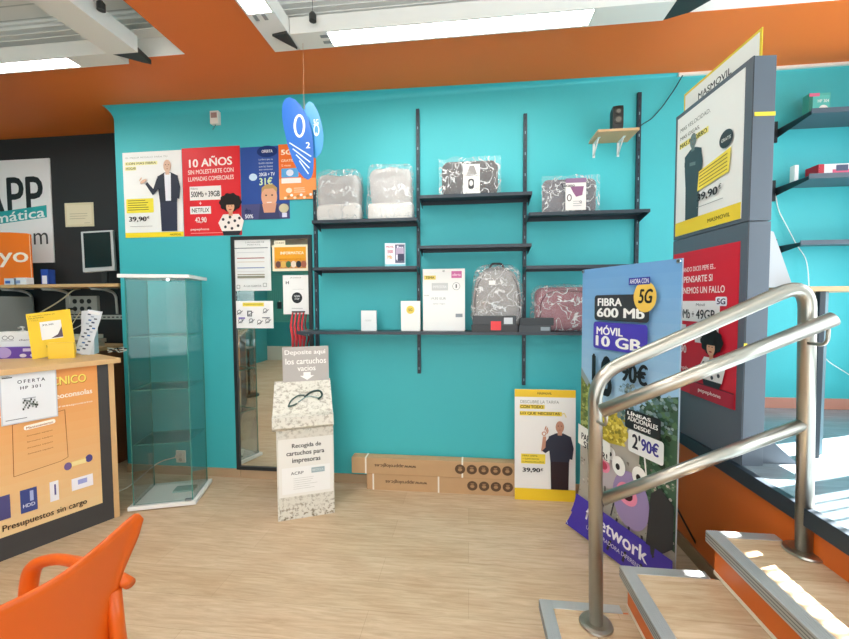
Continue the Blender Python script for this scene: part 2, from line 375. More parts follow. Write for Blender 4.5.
# front wall behind the camera: piers, sill and lintel around the shop windows
t = MB()
cream = mat('#DCD6CA', 0.6)
t.box((-5.0, -3.4, 0), (2.85, -3.3, 0.35), cream); t.box((-5.0, -3.4, 2.8), (2.85, -3.3, 3.4), cream)
t.box((-5.0, -3.4, 0.35), (-3.2, -3.3, 2.8), mat('#3A9AA0', 0.6))
for x in (-3.25, -1.0, 1.2, 2.65): t.box((x, -3.4, 0.35), (x+0.2, -3.3, 2.8), cream)
struct(t.build('wall_front'))
for i, (a, b) in enumerate(((-3.05, -1.0), (-.8, 1.2), (1.4, 2.65))):
    t = MB(); fr = mat('#3A3D40', 0.4)
    for q in (((a, -3.37, .35), (b, -3.33, .40)), ((a, -3.37, 2.75), (b, -3.33, 2.8)), ((a, -3.37, .4), (a+.05, -3.33, 2.75)), ((b-.05, -3.37, .4), (b, -3.33, 2.75)), (((a+b)/2-.02, -3.37, .4), ((a+b)/2+.02, -3.33, 2.75))):
        t.box(q[0], q[1], fr)
    struct(t.build('window_%d' % (i+1)))
# right wall with the sunny window beside the platform (opening Y 0.6..2.93, Z 0.9..2.75)
t = MB(); wr = mat('#DDE6E6', 0.6)
XR = 2.75
t.box((XR, -3.3, 0), (XR+.1, 3.36, 0.9), wr); t.box((XR, -3.3, 2.86), (XR+.1, 3.36, 3.4), wr)
t.box((XR, -3.3, 0.9), (XR+.1, 0.4, 2.86), wr); t.box((XR, 2.66, 0.9), (XR+.1, 3.36, 2.86), wr)
struct(t.build('wall_right'))
t = MB(); fr = mat('#4A4F52', 0.4)
F0, F1 = XR+.02, XR+.08
for q in (((F0, .4, .9), (F1, 2.66, .94)), ((F0, .4, 2.82), (F1, 2.66, 2.86)), ((F0, 2.20, .94), (F1, 2.265, 2.82)), ((F0, 1.50, .94), (F1, 1.56, 2.82)), ((F0, .4, .94), (F1, .45, 2.82))):
    t.box(q[0], q[1], fr)
y = 1.60
while y < 2.19:
    t.box((XR+.04, y, .94), (XR+.052, y+.020, 2.82), fr); y += .052
struct(t.build('window_4'))

# orange ceiling with the two light wells
t = MB(); a = ZC; b = 3.004
EY = 2.352
t.box((-5.0, EY, a), (2.85, 3.36, b), ORANGE)
t.box((-1.775, -2.6, a), (-1.185, EY, b), ORANGE)
t.box((-5.0, -3.4, a), (2.85, -2.6, b), ORANGE)
struct(t.build('ceiling'))
def slat_mat():
    mt = bpy.data.materials.new('slatted_white'); mt.use_nodes = True; nt = mt.node_tree; b = nt.nodes['Principled BSDF']
    tc = nt.nodes.new('ShaderNodeTexCoord'); sp = nt.nodes.new('ShaderNodeSeparateXYZ'); nt.links.new(tc.outputs['Object'], sp.inputs[0])
    mu = nt.nodes.new('ShaderNodeMath'); mu.operation = 'MULTIPLY'; mu.inputs[1].default_value = 9.0; nt.links.new(sp.outputs['Y'], mu.inputs[0])
    fr_ = nt.nodes.new('ShaderNodeMath'); fr_.operation = 'FRACT'; nt.links.new(mu.outputs[0], fr_.inputs[0])
    cr = nt.nodes.new('ShaderNodeValToRGB'); cr.color_ramp.elements[0].position = 0.06; cr.color_ramp.elements[0].color = rgb('#C3C7C6'); cr.color_ramp.elements[1].position = 0.12; cr.color_ramp.elements[1].color = rgb('#F0F1EF')
    nt.links.new(fr_.outputs[0], cr.inputs[0]); nt.links.new(cr.outputs[0], b.inputs['Base Color']); b.inputs['Roughness'].default_value = 0.5
    return mt
SLAT = slat_mat()
for nm, x0, x1 in (('ceiling_recess_left', -5.0, -1.775), ('ceiling_recess_right', -1.185, 2.85)):
    t = MB(); t.box((x0, -2.6, 3.30), (x1, EY, 3.34), SLAT)
    sw = mat('#F0F0EC', 0.5)
    t.box((x0, EY, b), (x1, EY+.02, 3.34), sw); t.box((x0, -2.62, b), (x1, -2.6, 3.34), sw)
    t.box((x0-.02, -2.6, b), (x0, EY, 3.34), sw); t.box((x1, -2.6, b), (x1+.02, EY, 3.34), sw)
    # stepped ledges along the back of the well
    for k in range(4): t.box((x0, EY-.02-.02*k, 3.27-.05*k), (x1, EY-.002, 3.275-.05*k), sw)
    struct(t.build(nm))
# teal sloped cove under the ceiling, then white trim
t = MB(); n_ = 9
def cvp(x, dp): return [(x, D, ZC)]+[(x, D-dp*(1-math.sin(PI/2*k/8)), ZC-.7*dp*(1-math.cos(PI/2*k/8))) for k in range(n_)]
A_, B_ = cvp(-2.885, .105), cvp(1.44, .022)
t.mesh(A_+B_, [(i, i+1, n_+2+i, n_+1+i) for i in range(1, n_)], TEAL, True)
t.face(A_[::-1], TEAL); t.face(B_, TEAL)
struct(t.build('trim_1'))
struct(boxo('trim_2', (1.44, D-.02, ZC-.018), (2.85, D, ZC), mat('#E9E4D8', 0.5)))
SKIRT = mat('#B59A7A', 0.5, noise_amt=0.12, nscale=6)
t = MB()
for a, b in ((-2.885, -1.86), (-1.858, -0.6), (-.598, 0.62), (.622, 1.22)): t.box((a, D-.012, 0), (b-.002, D, .07), SKIRT)
struct(t.build('baseboard_back'))
struct(boxo('baseboard_left', (-5.0, 3.30, 0), (-2.9, 3.32, .07), SKIRT))

# raised platform
t = MB()
t.box((1.235, 1.0, 0), (2.85, D, ZP-.055), mat('#D3661C', 0.45, noise_amt=0.03, nscale=3))
t.box((1.235, -1.0, 0), (2.85, 1.0, ZP-.055), mat('#D3661C', 0.45, noise_amt=0.03, nscale=3))
struct(t.build('platform'))
struct(boxo('floor_platform', (1.225, -1.0, ZP-.055), (2.85, D, ZP), PFLOOR))
struct(boxo('trim_3', (1.20, -1.0, ZP-.062), (1.232, D, ZP+.004), mat('#1E2B36', 0.4), bevel=.004))
struct(boxo('baseboard_platform', (1.335, D-.012, ZP), (2.85, D, ZP+.072), mat('#C58A78', 0.45, noise_amt=.1, nscale=5)))
struct(boxo('baseboard_right', (1.221, 1.655, 0), (1.235, D-.012, .075), mat('#9C7F63', 0.5, noise_amt=.1, nscale=6)))

# ================================================================== STAIRCASE
st = empty('staircase', (0.6, 1.0, 0), 'three wooden steps with ribbed aluminium nosings and orange risers', 'stairs')
def step(x0, x1, z, y0=0.2, y1=1.645):
    sp = MB(); L = (-.6, -1.0, 0)
    def B(a, b, m, bv=0): sp.box((a[0]+L[0], a[1]+L[1], a[2]), (b[0]+L[0], b[1]+L[1], b[2]), m, bv)
    B((x0+.03, y0, z-.17), (x1+.03, y1-.012, z-.022), mat('#D3661C', 0.45))
    B((x0+.028, y0, z-.17), (x0+.036, y1-.010, z-.155), mat('#E8DCC8', 0.5))
    s_ = sp.build('step', st)
    sp = MB(); B((x0+.045, y0, z-.022), (x1+.03, y1-.045, z-.002), TREAD); sp.build('tread', s_)
    sp = MB()
    B((x0, y0, z-.045), (x0+.05, y1, z), ALU, .002)
    for k in range(5): B((x0+.008+k*.008, y0, z), (x0+.0115+k*.008, y1, z+.0012), ALU)
    for k in range(3): B((x0-.001, y0, z-.012-k*.012), (x0, y1, z-.008-k*.012), mat('#8E9496', .4, 1.0))
    B((x0+.05, y1-.045, z-.045), (x1-.001 if x1 < 1.2 else 1.20, y1, z), ALU, .002)
    sp.build('nosing', s_)
TREAD = wood_floor('tread_oak'); TREAD.node_tree.nodes['Principled BSDF'].inputs['Roughness'].default_value = 0.25
step(0.297, 0.622, .17); step(0.620, 0.947, .34); step(0.947, 1.205, .51)

# ================================================================== HANDRAIL
hr = empty('handrail', (0.50, 1.535, .17), 'brushed stainless steel stair handrail with two posts and three sloping rails', 'handrail')
O = Vector((0.50, 1.535, .17))
def hp(*p): return [tuple(Vector(q)-O) for q in p]
t = MB(); t.tube(hp((.495, 1.535, .175), (.478, 1.535, 1.150), (1.198, 1.535, 1.500), (1.220, 1.535, .515)), .0255, STEEL, 24, bend=.10); t.build('top_rail_and_posts', hr)
for x, z in ((.495, .17), (1.220, .51)):
    t = MB(); t.cyl(*hp((x, 1.535, z+.0012), (x, 1.535, z+.008)), .062, STEEL, 36, r2=.060); t.cyl(*hp((x, 1.535, z+.008), (x, 1.535, z+.011)), .058, STEEL, 36, r2=.045); t.build('floor_flange', hr)
t = MB(); t.tube(hp((.476, 1.455, 1.035), (1.217, 1.455, 1.368)), .0245, STEEL, 24); t.build('middle_rail', hr)
for (x, z) in ((.482, 1.0), (1.192, 1.30)):
    t = MB(); t.tube(hp((x, 1.515, z-.02), (x+.012, 1.455, z-.022), (x+.012, 1.455, z+.04)), .006, STEEL, 10, bend=.03); t.build('rail_bracket', hr)
t = MB(); t.tube(hp((.508, 1.535, .668), (1.205, 1.535, .985)), .0225, STEEL, 24); t.build('lower_rail', hr)

# ================================================================== GLASS DISPLAY CABINET
ang = 0.321
cb = empty('display_cabinet', (-1.918, 2.498, 0), 'tall empty glass display cabinet with white base and white top', 'cabinet', rz=ang)
W_, DP, HT = .426, .364, 1.63
wl = mat('#ECECE8', 0.35)
# local: x from -W_ to 0, y from 0 to DP
boxo('base', (-W_, 0, 0.008), (0, DP, .034), wl, cb, .003)
boxo('plinth', (-W_+.02, .02, 0), (-.02, DP-.02, .008), mat('#2A2624', .6), cb)
boxo('top', (-W_-.004, -.004, HT-.024), (.004, DP+.004, HT), wl, cb, .003)
def pane(name, a, b, thin):
    s_ = MB(); s_.box(a, b, GLASS); o = s_.build(name, cb); o.data.materials.append(EDGE)
    for p in o.data.polygons:
        n = p.normal; k = max(range(3), key=lambda i: abs(n[i]))
        if k != thin: p.material_index = 1
    return o
g = .005; zb, zt = .034, HT-.024
pane('glass_door', (-W_+.03, .022, zb+.004), (-.03, .022+g, zt-.004), 1)
pane('glass_panel', (-W_+.03, DP-.03-g, zb), (-.03, DP-.03, zt), 1)
pane('glass_panel', (-W_+.025, .025, zb), (-W_+.025+g, DP-.03, zt), 0)
pane('glass_panel', (-.025-g, .025, zb), (-.025, DP-.03, zt), 0)
for z in (.45, .83, 1.20): pane('glass_shelf', (-W_+.034, .034, z), (-.034, DP-.042, z+g), 2)
chrome = mat('#B8BCBC', .2, 1.0)
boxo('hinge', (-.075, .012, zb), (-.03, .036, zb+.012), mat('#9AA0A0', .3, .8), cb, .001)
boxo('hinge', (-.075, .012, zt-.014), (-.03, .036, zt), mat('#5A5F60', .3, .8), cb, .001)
t = MB(); t.cyl((-.17, .014, zt-.012), (-.09, .014, zt-.012), .005, chrome, 10); t.cyl((-.13, .006, zt-.012), (-.13, .026, zt-.012), .012, chrome, 16); t.build('door_lock', cb)
tag(boxo('glass_plate', (-.24, .10, 0), (-.10, .19, .012), mat('#8FA9A2', .15), None), 'loose glass plate lying on the white base of the glass cabinet', 'glass plate')
gp = bpy.data.objects['glass_plate']; gp.location = cb.matrix_basis @ Vector((.06, .10, .034)) if False else (Matrix.Translation((-1.918, 2.498, 0)) @ Matrix.Rotation(ang, 4, 'Z')) @ Vector((.03, .06, .035)); gp.rotation_euler = (0, 0, ang)
# wall socket behind it, plug and cable
sk = empty('wall_socket', (-2.385, 2.958, .155), 'white wall socket behind the glass cabinet with a plug in it', 'socket')
boxo('face_plate', (-.04, -.014, -.05), (.04, 0, .05), mat('#E8E8E2', .4), sk, .003)
t = MB(); t.cyl((0, -.05, .015), (0, -.014, .015), .020, mat('#DADAD4', .4), 18); t.build('plug', sk)
t = MB(); t.cyl((0, -.016, -.025), (0, -.0145, -.025), .016, mat('#B9B9B2', .5), 18); t.build('outlet', sk)
t = MB(); t.tube([(-2.385, 2.895, .17), (-2.46, 2.80, .17), (-2.52, 2.70, .09), (-2.60, 2.60, .012), (-2.80, 2.62, .006), (-3.0, 2.70, .006)], .004, mat('#E4E4DE', .5), 8, bend=.08)
tag(t.build('power_cable'), 'white cable running from the wall socket down behind the counter', 'cable')

# ================================================================== WALL MIRROR
mir = empty('wall_mirror', (-1.885, D, .07), 'tall wall mirror in a thin black frame, papers stuck on its upper half', 'mirror')
bk = mat('#23282B', .4)
t = MB(); Wm, Hm = .668, 1.89
for q in (((0, -.022, 0), (.028, 0, Hm)), ((Wm-.028, -.022, 0), (Wm, 0, Hm)), ((.028, -.022, 0), (Wm-.028, 0, .028)), ((.028, -.022, Hm-.028), (Wm-.028, 0, Hm))): t.box(q[0], q[1], bk)
t.build('frame', mir)
boxo('mirror_glass', (.028, -.010, .028), (Wm-.028, -.002, Hm-.028), mat('#E4EBE8', .012, 1.0), mir)

def a_text_lines(A, u0, u1, v0, v1, n, col, seed=1, t=.0016):
    rnd = random.Random(seed)
    for i in range(n):
        v = v1-(v1-v0)*i/max(1, n-1); A.rect(u0, v-t/2, u0+(u1-u0)*rnd.uniform(.65, 1), v+t/2, col)
MF = D-.0125
A = Art(.30, .405, '#E4E7E6', .0008)
A.text('CARGADORES DE', .09, .378, .25, .388, '#6E7478'); A.text('PORTATIL', .11, .358, .22, .37, '#8A8F92')
A.rect(0, .335, .28, .341, '#6A7378')
for z_, c_ in ((.30, '#CFD4D6'), (.255, '#A5545A'), (.225, '#D8CFC4'), (.178, '#7C8CBA'), (.15, '#D9D9D9'), (.125, '#8F8A70')): A.rect(.02, z_, .25, z_+.007, c_)
A.rect(.02, .10, .25, .118, '#8B8C7C'); A.frame(.012, .018, .04, .046, .003, '#444C50'); A.text('A LA CARTA', .07, .03, .22, .045, '#5A6266'); A.frame(.235, .03, .265, .06, .003, '#6A7074')
tag(A.done('price_sheet', (-1.856, MF-.0008, 1.529)), 'tall grey printed sheet stuck at the mirror top left corner', 'poster')
A = Art(.293, .205, '#EDE6CB', .0008)
A.rect(.018, .02, .278, .188, '#E39A1E'); A.rect(.018, .10, .278, .188, '#E8A42A')
A.rect(.02, .205, .11, .240, '#EFE9CF'); A.text('CLASES', .03, .214, .10, .228, '#7A6A40')
A.text('INFORMATICA', .07, .13, .26, .152, '#FFF6DE', .02); A.rect(.018, .02, .278, .08, '#C88E50')
for i, c_ in enumerate(('#6B4A44', '#D8B25A', '#3F6A44', '#E6D9C8', '#272A33', '#A5604A')): A.ell(.05+i*.042, .052, .022, .026, c_)
A.text('aprende con nosotros', .06, .088, .24, .096, '#8A4E10')
tag(A.done('flyer', (-1.541, MF-.0008, 1.681)), 'orange flyer with pale border stuck at the mirror top right', 'poster')
A = Art(.218, .308, '#EEF0EF', .0008)
A.text('AVISO', .06, .283, .15, .293, '#7A8084'); A.text('H', .025, .238, .05, .262, '#3A3E44', .03); A.text('servicios informaticos', .08, .195, .17, .201, '#9AA0A4')
A.ell(.115, .13, .043, .043, '#22262A'); A.text('NON', .092, .135, .138, .15, '#E8EAEA', .02); A.text('STOP', .095, .115, .135, .127, '#E8EAEA', .02); A.rect(.07, .045, .16, .049, '#A8AEB2')
tag(A.done('notice_sheet', (-1.458, MF-.0008, 1.340)), 'white sheet with a round black logo on the mirror right side', 'poster')
A = Art(.315, .218, '#F1F2F2', .0008)
A.rect(.06, .175, .24, .205, '#F0DC5A'); A.text('Reparamos todo', .07, .182, .23, .198, '#8A7A20')
for i, (u_, v_) in enumerate(((.03, .13), (.12, .12), (.25, .14), (.04, .06), (.13, .06), (.20, .05), (.27, .06))):
    A.ring(u_, v_, .018, .018, .004, '#3A4048'); A.line([(u_-.02, v_-.02), (u_+.03, v_+.01)], .005, '#565C66')
A.rect(.025, .075, .08, .088, '#8C7CC0'); A.rect(.225, .08, .29, .088, '#7A8088'); A.frame(.10, .095, .14, .14, .005, '#2B3038')
tag(A.done('service_sheet', (-1.860, MF-.0008, 1.229)), 'white sheet with yellow heading on the mirror left side', 'poster')

# ================================================================== POSTERS ON THE BACK WALL
PY = D-.0045
def wall_art(A, name, x, z, label, cat='poster', group=None):
    return tag(A.done(name, (x, PY, z)), label, cat, group)
A = Art(.52, .69, '#EEEFEC')
A.rect(0, 0, .52, .04, '#F2DB2E'); A.text('MASMOVIL', .40, .010, .50, .026, '#6B6220', .02)
A.rect(.02, .585, .31, .612, '#F1ECA8'); A.rect(.02, .545, .12, .575, '#F1ECA8'); A.text('EL MEJOR REGALO PARA TU', .03, .635, .40, .652, '#A9AAA2'); A.text('CON MAS FIBRA', .03, .59, .30, .608, '#5D5F4A', .02); A.text('HOGAR', .03, .55, .12, .57, '#5D5F4A', .03)
A.rrect(.02, .20, .265, .315, '#F0E045', .01); a_text_lines(A, .035, .25, .225, .300, 5, '#7A7430', 3, .006)
A.text('39,90', .04, .125, .20, .17, '#23252E', .03); A.text('\u20ac', .205, .15, .225, .172, '#23252E', .02); A.rect(.05, .088, .25, .092, '#A8A8A8')
A.man(.40, .045, .58, '#2C3140', '#34384C', '#D8B49C', True, 'out', '#E8EAF2')
wall_art(A, 'price_poster', -2.818, 1.974, 'white and yellow poster of a man in a dark suit, leftmost on the back wall')
A = Art(.495, .70, '#DE2B33')
A.text('10 AÑOS', .06, .545, .43, .625, '#F8EDE6', .04, rise=.01)
A.text('SIN MOLESTARTE CON', .05, .49, .44, .525, '#F8E4DC', .02, rise=.008); A.text('LLAMADAS COMERCIALES', .05, .435, .44, .47, '#F8E4DC', .02, rise=.006)
A.rect(.06, .285, .33, .395, '#F2F0EC'); A.text('Fibra', .07, .37, .13, .385, '#55585A'); A.text('500Mb', .07, .31, .18, .355, '#25282C', .03); A.text('+', .19, .32, .21, .345, '#25282C', .02); A.text('39GB', .22, .31, .32, .355, '#25282C', .03)
A.text('+', .14, .248, .16, .272, '#F2F0EC', .03)
A.rect(.06, .175, .24, .235, '#F2F0EC'); A.text('NETFLIX', .075, .188, .225, .222, '#3A3A3C', .02)
A.text('42,90', .10, .10, .20, .15, '#F8EDE6', .04); A.text('pepephone', .06, .04, .22, .062, '#F8EDE6', .02); A.rect(.06, .02, .40, .024, '#F0A8A0')
A.girl(.41, 0, .33)
wall_art(A, 'red_poster', -2.292, 1.974, 'red poster with big white lettering and a curly-haired woman on the back wall')
A = Art(.40, .565, '#2C4F9A')
A.ell(.225, .525, .085, .045, '#12306E'); A.rect(0, 0, .40, .12, '#4B4E7C')
A.text('OFERTA', .18, .515, .27, .538, '#F2F4FA', .03)
for i, s_ in enumerate(('La fibra que tu', 'familia merece', 'con las lineas', 'que necesitas')): A.text(s_, .155, .455-.026*i, .27, .470-.026*i, '#D6DEF2')
A.text('20GB + TV', .155, .335, .285, .362, '#EAF0FA', .03); A.text('31\u20ac', .155, .265, .265, .325, '#D9F0B8', .04)
A.ell(.105, .33, .034, .028, '#C9E0F4')
A.poly([(.14, 0), (.32, 0), (.30, .12), (.16, .12)], '#3A3F66'); A.ell(.235, .175, .066, .09, '#DDA888'); A.poly([(.175, .12), (.295, .12), (.28, .05), (.19, .05)], '#D49C80')
A.poly([(.172, .205), (.20, .235), (.27, .237), (.30, .205), (.302, .24), (.27, .268), (.21, .270), (.175, .245)], '#B99A62'); A.ell(.21, .185, .008, .006, '#3A2A22'); A.ell(.26, .185, .008, .006, '#3A2A22'); A.rect(.215, .125, .255, .133, '#F0E8E2')
A.text('dto', .03, .05, .08, .09, '#1E2C5A', .03); A.text('50%', .03, .01, .10, .04, '#E2E8F4', .03)
A.ell(.355, .08, .04, .035, '#C9C2A0'); A.rect(.34, .01, .38, .045, '#D8D8EE')
wall_art(A, 'blue_poster', -1.793, 2.092, 'dark blue poster with a smiling face, right of the red wall poster')
A = Art(.30, .425, '#E8722C')
A.rect(0, 0, .30, .16, '#F2A05A'); A.text('5G', .02, .345, .11, .385, '#FBE6CC', .05); A.text('GRATIS', .02, .29, .12, .31, '#FBE0C0', .02); A.text('12 meses', .02, .255, .10, .272, '#FBE0C0', .01)
A.rrect(.02, .17, .16, .24, '#5AA6DC', .01); A.rect(.02, .125, .18, .165, '#F4F0EA'); A.ell(.09, .205, .03, .025, '#DCE6F4')
A.ell(.08, .07, .025, .02, '#FBE6CC'); a_text_lines(A, .12, .22, .055, .085, 3, '#FBE0C0', 5, .005)
for i in range(10): A.ell(.05+.026*i, .012+.01*(i % 3), .012, .01, ('#F7E6C8', '#C98A4A', '#FFFFFF')[i % 3])
o = wall_art(A, 'orange_poster', -1.472, 2.237, 'small orange poster behind the hanging blue heart, on the back wall'); o.location.y -= .0055

# thermostat-like sensor
se = empty('motion_sensor', (-1.985, D, 2.84), 'small white box with grey window high on the teal wall', 'sensor')
boxo('housing', (-.035, -.035, 0), (.035, 0, .10), mat('#E4E0D6', .5), se, .004)
boxo('lens', (-.024, -.038, .045), (.024, -.035, .085), mat('#9B7F78', .35), se)
t = MB(); t.tube([(0, -.015, 0), (-.01, -.02, -.02), (-.03, -.012, -.035)], .003, mat('#5A8A8C', .5), 6); t.build('wire', se)

# ================================================================== WALL SHELVING
SH = mat('#2F3A44', .38); UPM = mat('#1B2F3C', .42)
def upright(x, z0, z1, label, lean=0):
    s_ = MB(); s_.box((-.0125, -.022, 0), (.0125, 0, z1-z0), UPM)
    k = 0
    while .03+k*.05 < z1-z0-.02:
        s_.box((-.003, -.0226, .03+k*.05), (.003, -.0219, .05+k*.05), mat('#7FA0A8', .5) if k % 3 == 0 else mat('#0C1216', .6)); k += 1
    o = s_.build('shelf_upright', None, (x, D-.0005, z0)); return tag(o, label, 'upright', 'slotted uprights of the wall shelving')
upright(-1.182, .885, 2.30, 'dark slotted upright nearest the mirror, half hidden by the grey bags')
upright(-.376, .885, 2.865, 'tall dark slotted upright between the grey bags and the black bag')
upright(.408, .81, 2.785, 'dark slotted upright in the middle, right of the black bag')
upright(1.187, 1.20, 2.885, 'dark slotted upright furthest right, beside the small speaker shelf')
def wshelf(x0, x1, z, label, depth=.20):
    e = empty('wall_shelf', (x0, D, z), label, 'shelf', 'dark shelves of the wall shelving'); L = x1-x0
    y0 = -depth; y1 = -.0228
    s_ = MB(); s_.box((0, y0, -.004), (L, y1, 0), SH); s_.box((0, y0, -.022), (L, y0+.003, -.004), SH)
    s_.box((0, y1-.003, -.03), (L, y1, -.004), SH); s_.build('board', e)
    for x in (.0, L-.003):
        s_ = MB(); s_.prism([(y0+.003, -.004), (y1, -.004), (y1, -.055), (y0+.003, -.02)], 0, x, x+.003, SH); s_.build('end_bracket', e)
    return e
wshelf(-1.135, -.365, 2.030, 'dark wall shelf holding the two large grey bags')
wshelf(-.345, .432, 2.182, 'dark wall shelf holding the black wrapped bag, highest of the left three')
wshelf(.412, 1.195, 2.040, 'dark wall shelf below the small speaker shelf, holding one grey bag')
wshelf(-1.135, -.367, 1.689, 'dark wall shelf with one small leaflet, just right of the mirror top')
wshelf(-.345, .43, 1.830, 'empty dark wall shelf in the middle bay')
wshelf(.395, 1.180, 1.678, 'empty dark wall shelf in the right bay above the pink bag')
e = wshelf(-1.270, 1.22, 1.220, 'long bottom wall shelf running the whole width with backpack and boxes')

def crumple(mb, c, w, d, h, m, seed, amp=.012, ex=4, taper=0.0, n=22, fscale=9, top_droop=0):
    """soft packed bag: rounded block with wrinkles, base at c.z"""
    V = []; F = []; nu, nv = n*2, n
    for j in range(nv+1):
        ph = -PI/2+PI*j/nv
        for i in range(nu):
            th = 2*PI*i/nu
            def sp(x, e): return math.copysign(abs(x)**(2/e), x)
            x = sp(math.cos(ph), ex)*sp(math.cos(th), ex); y = sp(math.cos(ph), ex)*sp(math.sin(th), ex); z = sp(math.sin(ph), ex)
            p = Vector((x*w/2, y*d/2, z*h/2+h/2))
            f = noise.noise(Vector((p.x*fscale+seed*7.1, p.y*fscale, p.z*fscale)))+.6*noise.noise(Vector((p.x*fscale*2.3, p.y*4+seed, p.z*fscale*2.1)))
            nn = Vector((x, y*1.6, z)).normalized()
            p += nn*f*amp*(1 if z > -.9 else 0)
            p.x *= 1-taper*p.z/h
            p.z = max(p.z, 0)
            V.append(p+Vector(c))
    for j in range(nv):
        for i in range(nu): F.append((j*nu+i, j*nu+(i+1) % nu, (j+1)*nu+(i+1) % nu, (j+1)*nu+i))
    mb.mesh(V, F, m, True)
GREYBAG = mat('#A9A7A4', .45, noise_amt=.08, nscale=9, bump=.5, bscale=12)
for i, (xc, w_, h_, lab) in enumerate(((-.952, .335, .375, 'grey bag in clear plastic, left one of the pair on the upper left shelf'), (-.565, .34, .40, 'grey bag in clear plastic, right one of the pair beside the tall upright'))):
    e = empty('wrapped_bag', (xc, 2.86, 2.030), lab, 'bag', 'grey bags on the upper left shelf')
    s_ = MB(); crumple(s_, (0, .01, .004), w_-.03, .09, h_-.03, GREYBAG, 3+i*5, .034, 7, .03, 30, 6); s_.build('bag_body', e)
    s_ = MB(); crumple(s_, (0, -.004, .0), w_-.012, .105, .125, mat('#CFCDC8', .4, bump=.4, bscale=10), 4+i*5, .012, 8, .0, 22, 9); s_.build('pale_lower_part', e)
    s_ = MB(); crumple(s_, (0, 0, .0), w_+.01, .125, h_, FILM, 9+i*4, .016, 8, .02, 22, 8); s_.build('plastic_wrap', e)

def rounded_case(mb, w, d, h, r, m, z0=0, bulge=0.0, seed=0, amp=0.0):
    """upright rounded rectangle case with soft face"""
    n = 40; P = []
    for k in range(4):
        cx = (w/2-r)*(1 if k in (0, 3) else -1); cz = (h/2-r)*(1 if k in (0, 1) else -1)
        for i in range(8):
            t_ = PI/2*k+PI/2*i/7; P.append((cx+r*math.cos(t_), cz+r*math.sin(t_)))
    N = len(P); rings = []
    for y, sc in ((-d/2, .0), (-d/2-bulge, .3), (-d/2-bulge*.6, .75), (-d/2, .95), (-d/4, 1), (d/4, 1), (d/2, .95), (d/2, 0)):
        ring = []
        for (a, b) in P:
            q = Vector((a*sc, y, b*sc+h/2+z0))
            if amp: q.y += noise.noise(Vector((q.x*20+seed, q.z*20, 0)))*amp
            ring.append(q)
        rings.append(ring)
    V = [v for rg in rings for v in rg]
    F = [(i*N+k, i*N+(k+1) % N, (i+1)*N+(k+1) % N, (i+1)*N+k) for i in range(len(rings)-1) for k in range(N)]
    mb.mesh(V, F, m, True)
def sheet_film(mb, w, h, m, seed, y=0, amp=.01, top=0.0):
    n = 18; V = []; F = []
    for j in range(n+1):
        for i in range(n+1):
            u_, v_ = i/n, j/n
            V.append((-w/2+w*u_, y+amp*noise.noise(Vector((u_*5+seed, v_*5, 1)))-amp*.5, h*v_+ (amp*1.5*noise.noise(Vector((u_*6+seed, 0, 0))) if j == n else 0)))
    for j in range(n):
        for i in range(n): F.append((j*(n+1)+i, j*(n+1)+i+1, (j+1)*(n+1)+i+1, (j+1)*(n+1)+i))
    mb.mesh(V, F, m, True)

e = empty('laptop_bag', (.008, 2.85, 2.182), 'black laptop bag in crinkled plastic with a white label, on the highest shelf', 'bag')
s_ = MB(); rounded_case(s_, .395, .07, .245, .05, mat('#2A2628', .45, bump=.5, bscale=22), 0, .012, 2, .012); s_.build('bag_body', e)
s_ = MB(); sheet_film(s_, .43, .255, FILM_FINE, 4, -.062, .018); s_.build('plastic_wrap', e)
A = Art(.115, .20, '#DCDCD6', .001); A.poly([(.02, .12), (.10, .12), (.075, .19), (.045, .19)], '#8A8886'); A.rrect(.035, .03, .075, .10, '#3A3C40', .015); A.ell(.055, .07, .013, .02, '#CFCFCA'); A.line([(.01, .1), (.1, .13)], .004, '#F4F4F0')
A.done('label_card', (-.045, -.074, .005), 0, e)
e = empty('laptop_sleeve', (.693, 2.85, 2.040), 'flat grey laptop sleeve in plastic with white card, under the speaker shelf', 'bag')
s_ = MB(); rounded_case(s_, .355, .05, .235, .035, mat('#55525A', .5, bump=.4, bscale=20), 0, .010, 6, .006); s_.build('bag_body', e)
s_ = MB(); sheet_film(s_, .385, .25, FILM_FINE, 8, -.045, .012); s_.build('plastic_wrap', e)
A = Art(.135, .185, '#E9E5E2', .001); A.poly([(.03, .16), (.12, .16), (.11, .10), (.07, .09), (.05, .12)], '#8E5F84'); A.rect(0, .185, .135, .215, '#8A6C8C'); A.text('Tucano', -.03, .158, .06, .18, '#23232A', .03); A.ring(.025, .085, .016, .024, .006, '#3C3C42'); a_text_lines(A, .05, .12, .03, .06, 3, '#8A8A8E', 3, .003); A.ring(.10, .055, .008, .008, .003, '#3C3C42')
A.done('label_card', (-.035, -.06, .012), 0, e)

e = empty('backpack', (.203, 2.880, 1.220), 'grey backpack wrapped in shiny clear plastic on the long shelf', 'backpack')
GP = mat('#8D8A88', .5, noise_amt=.15, nscale=40, bump=.5, bscale=25)
s_ = MB(); P = []
prof = [(0, .17), (.10, .178), (.25, .172), (.35, .155), (.41, .125), (.45, .075), (.465, .0)]
V = []; F = []; N = 28
for z, hw in prof:
    for k in range(N):
        t_ = 2*PI*k/N; c_, s2 = math.cos(t_), math.sin(t_)
        V.append((hw*math.copysign(abs(c_)**.6, c_), .075*(hw/.178)**.5*math.copysign(abs(s2)**.6, s2)+.004*noise.noise(Vector((c_*5, s2*5, z*20))), z))
for j in range(len(prof)-1):
    for k in range(N): F.append((j*N+k, j*N+(k+1) % N, (j+1)*N+(k+1) % N, (j+1)*N+k))
F.append(tuple(range(N))[::-1]); s_.mesh(V, F, GP, True); s_.build('bag_body', e)
s_ = MB(); crumple(s_, (0, -.052, .02), .25, .04, .20, mat('#96928F', .5, bump=.4, bscale=30), 5, .006, 5); s_.build('front_pocket', e)
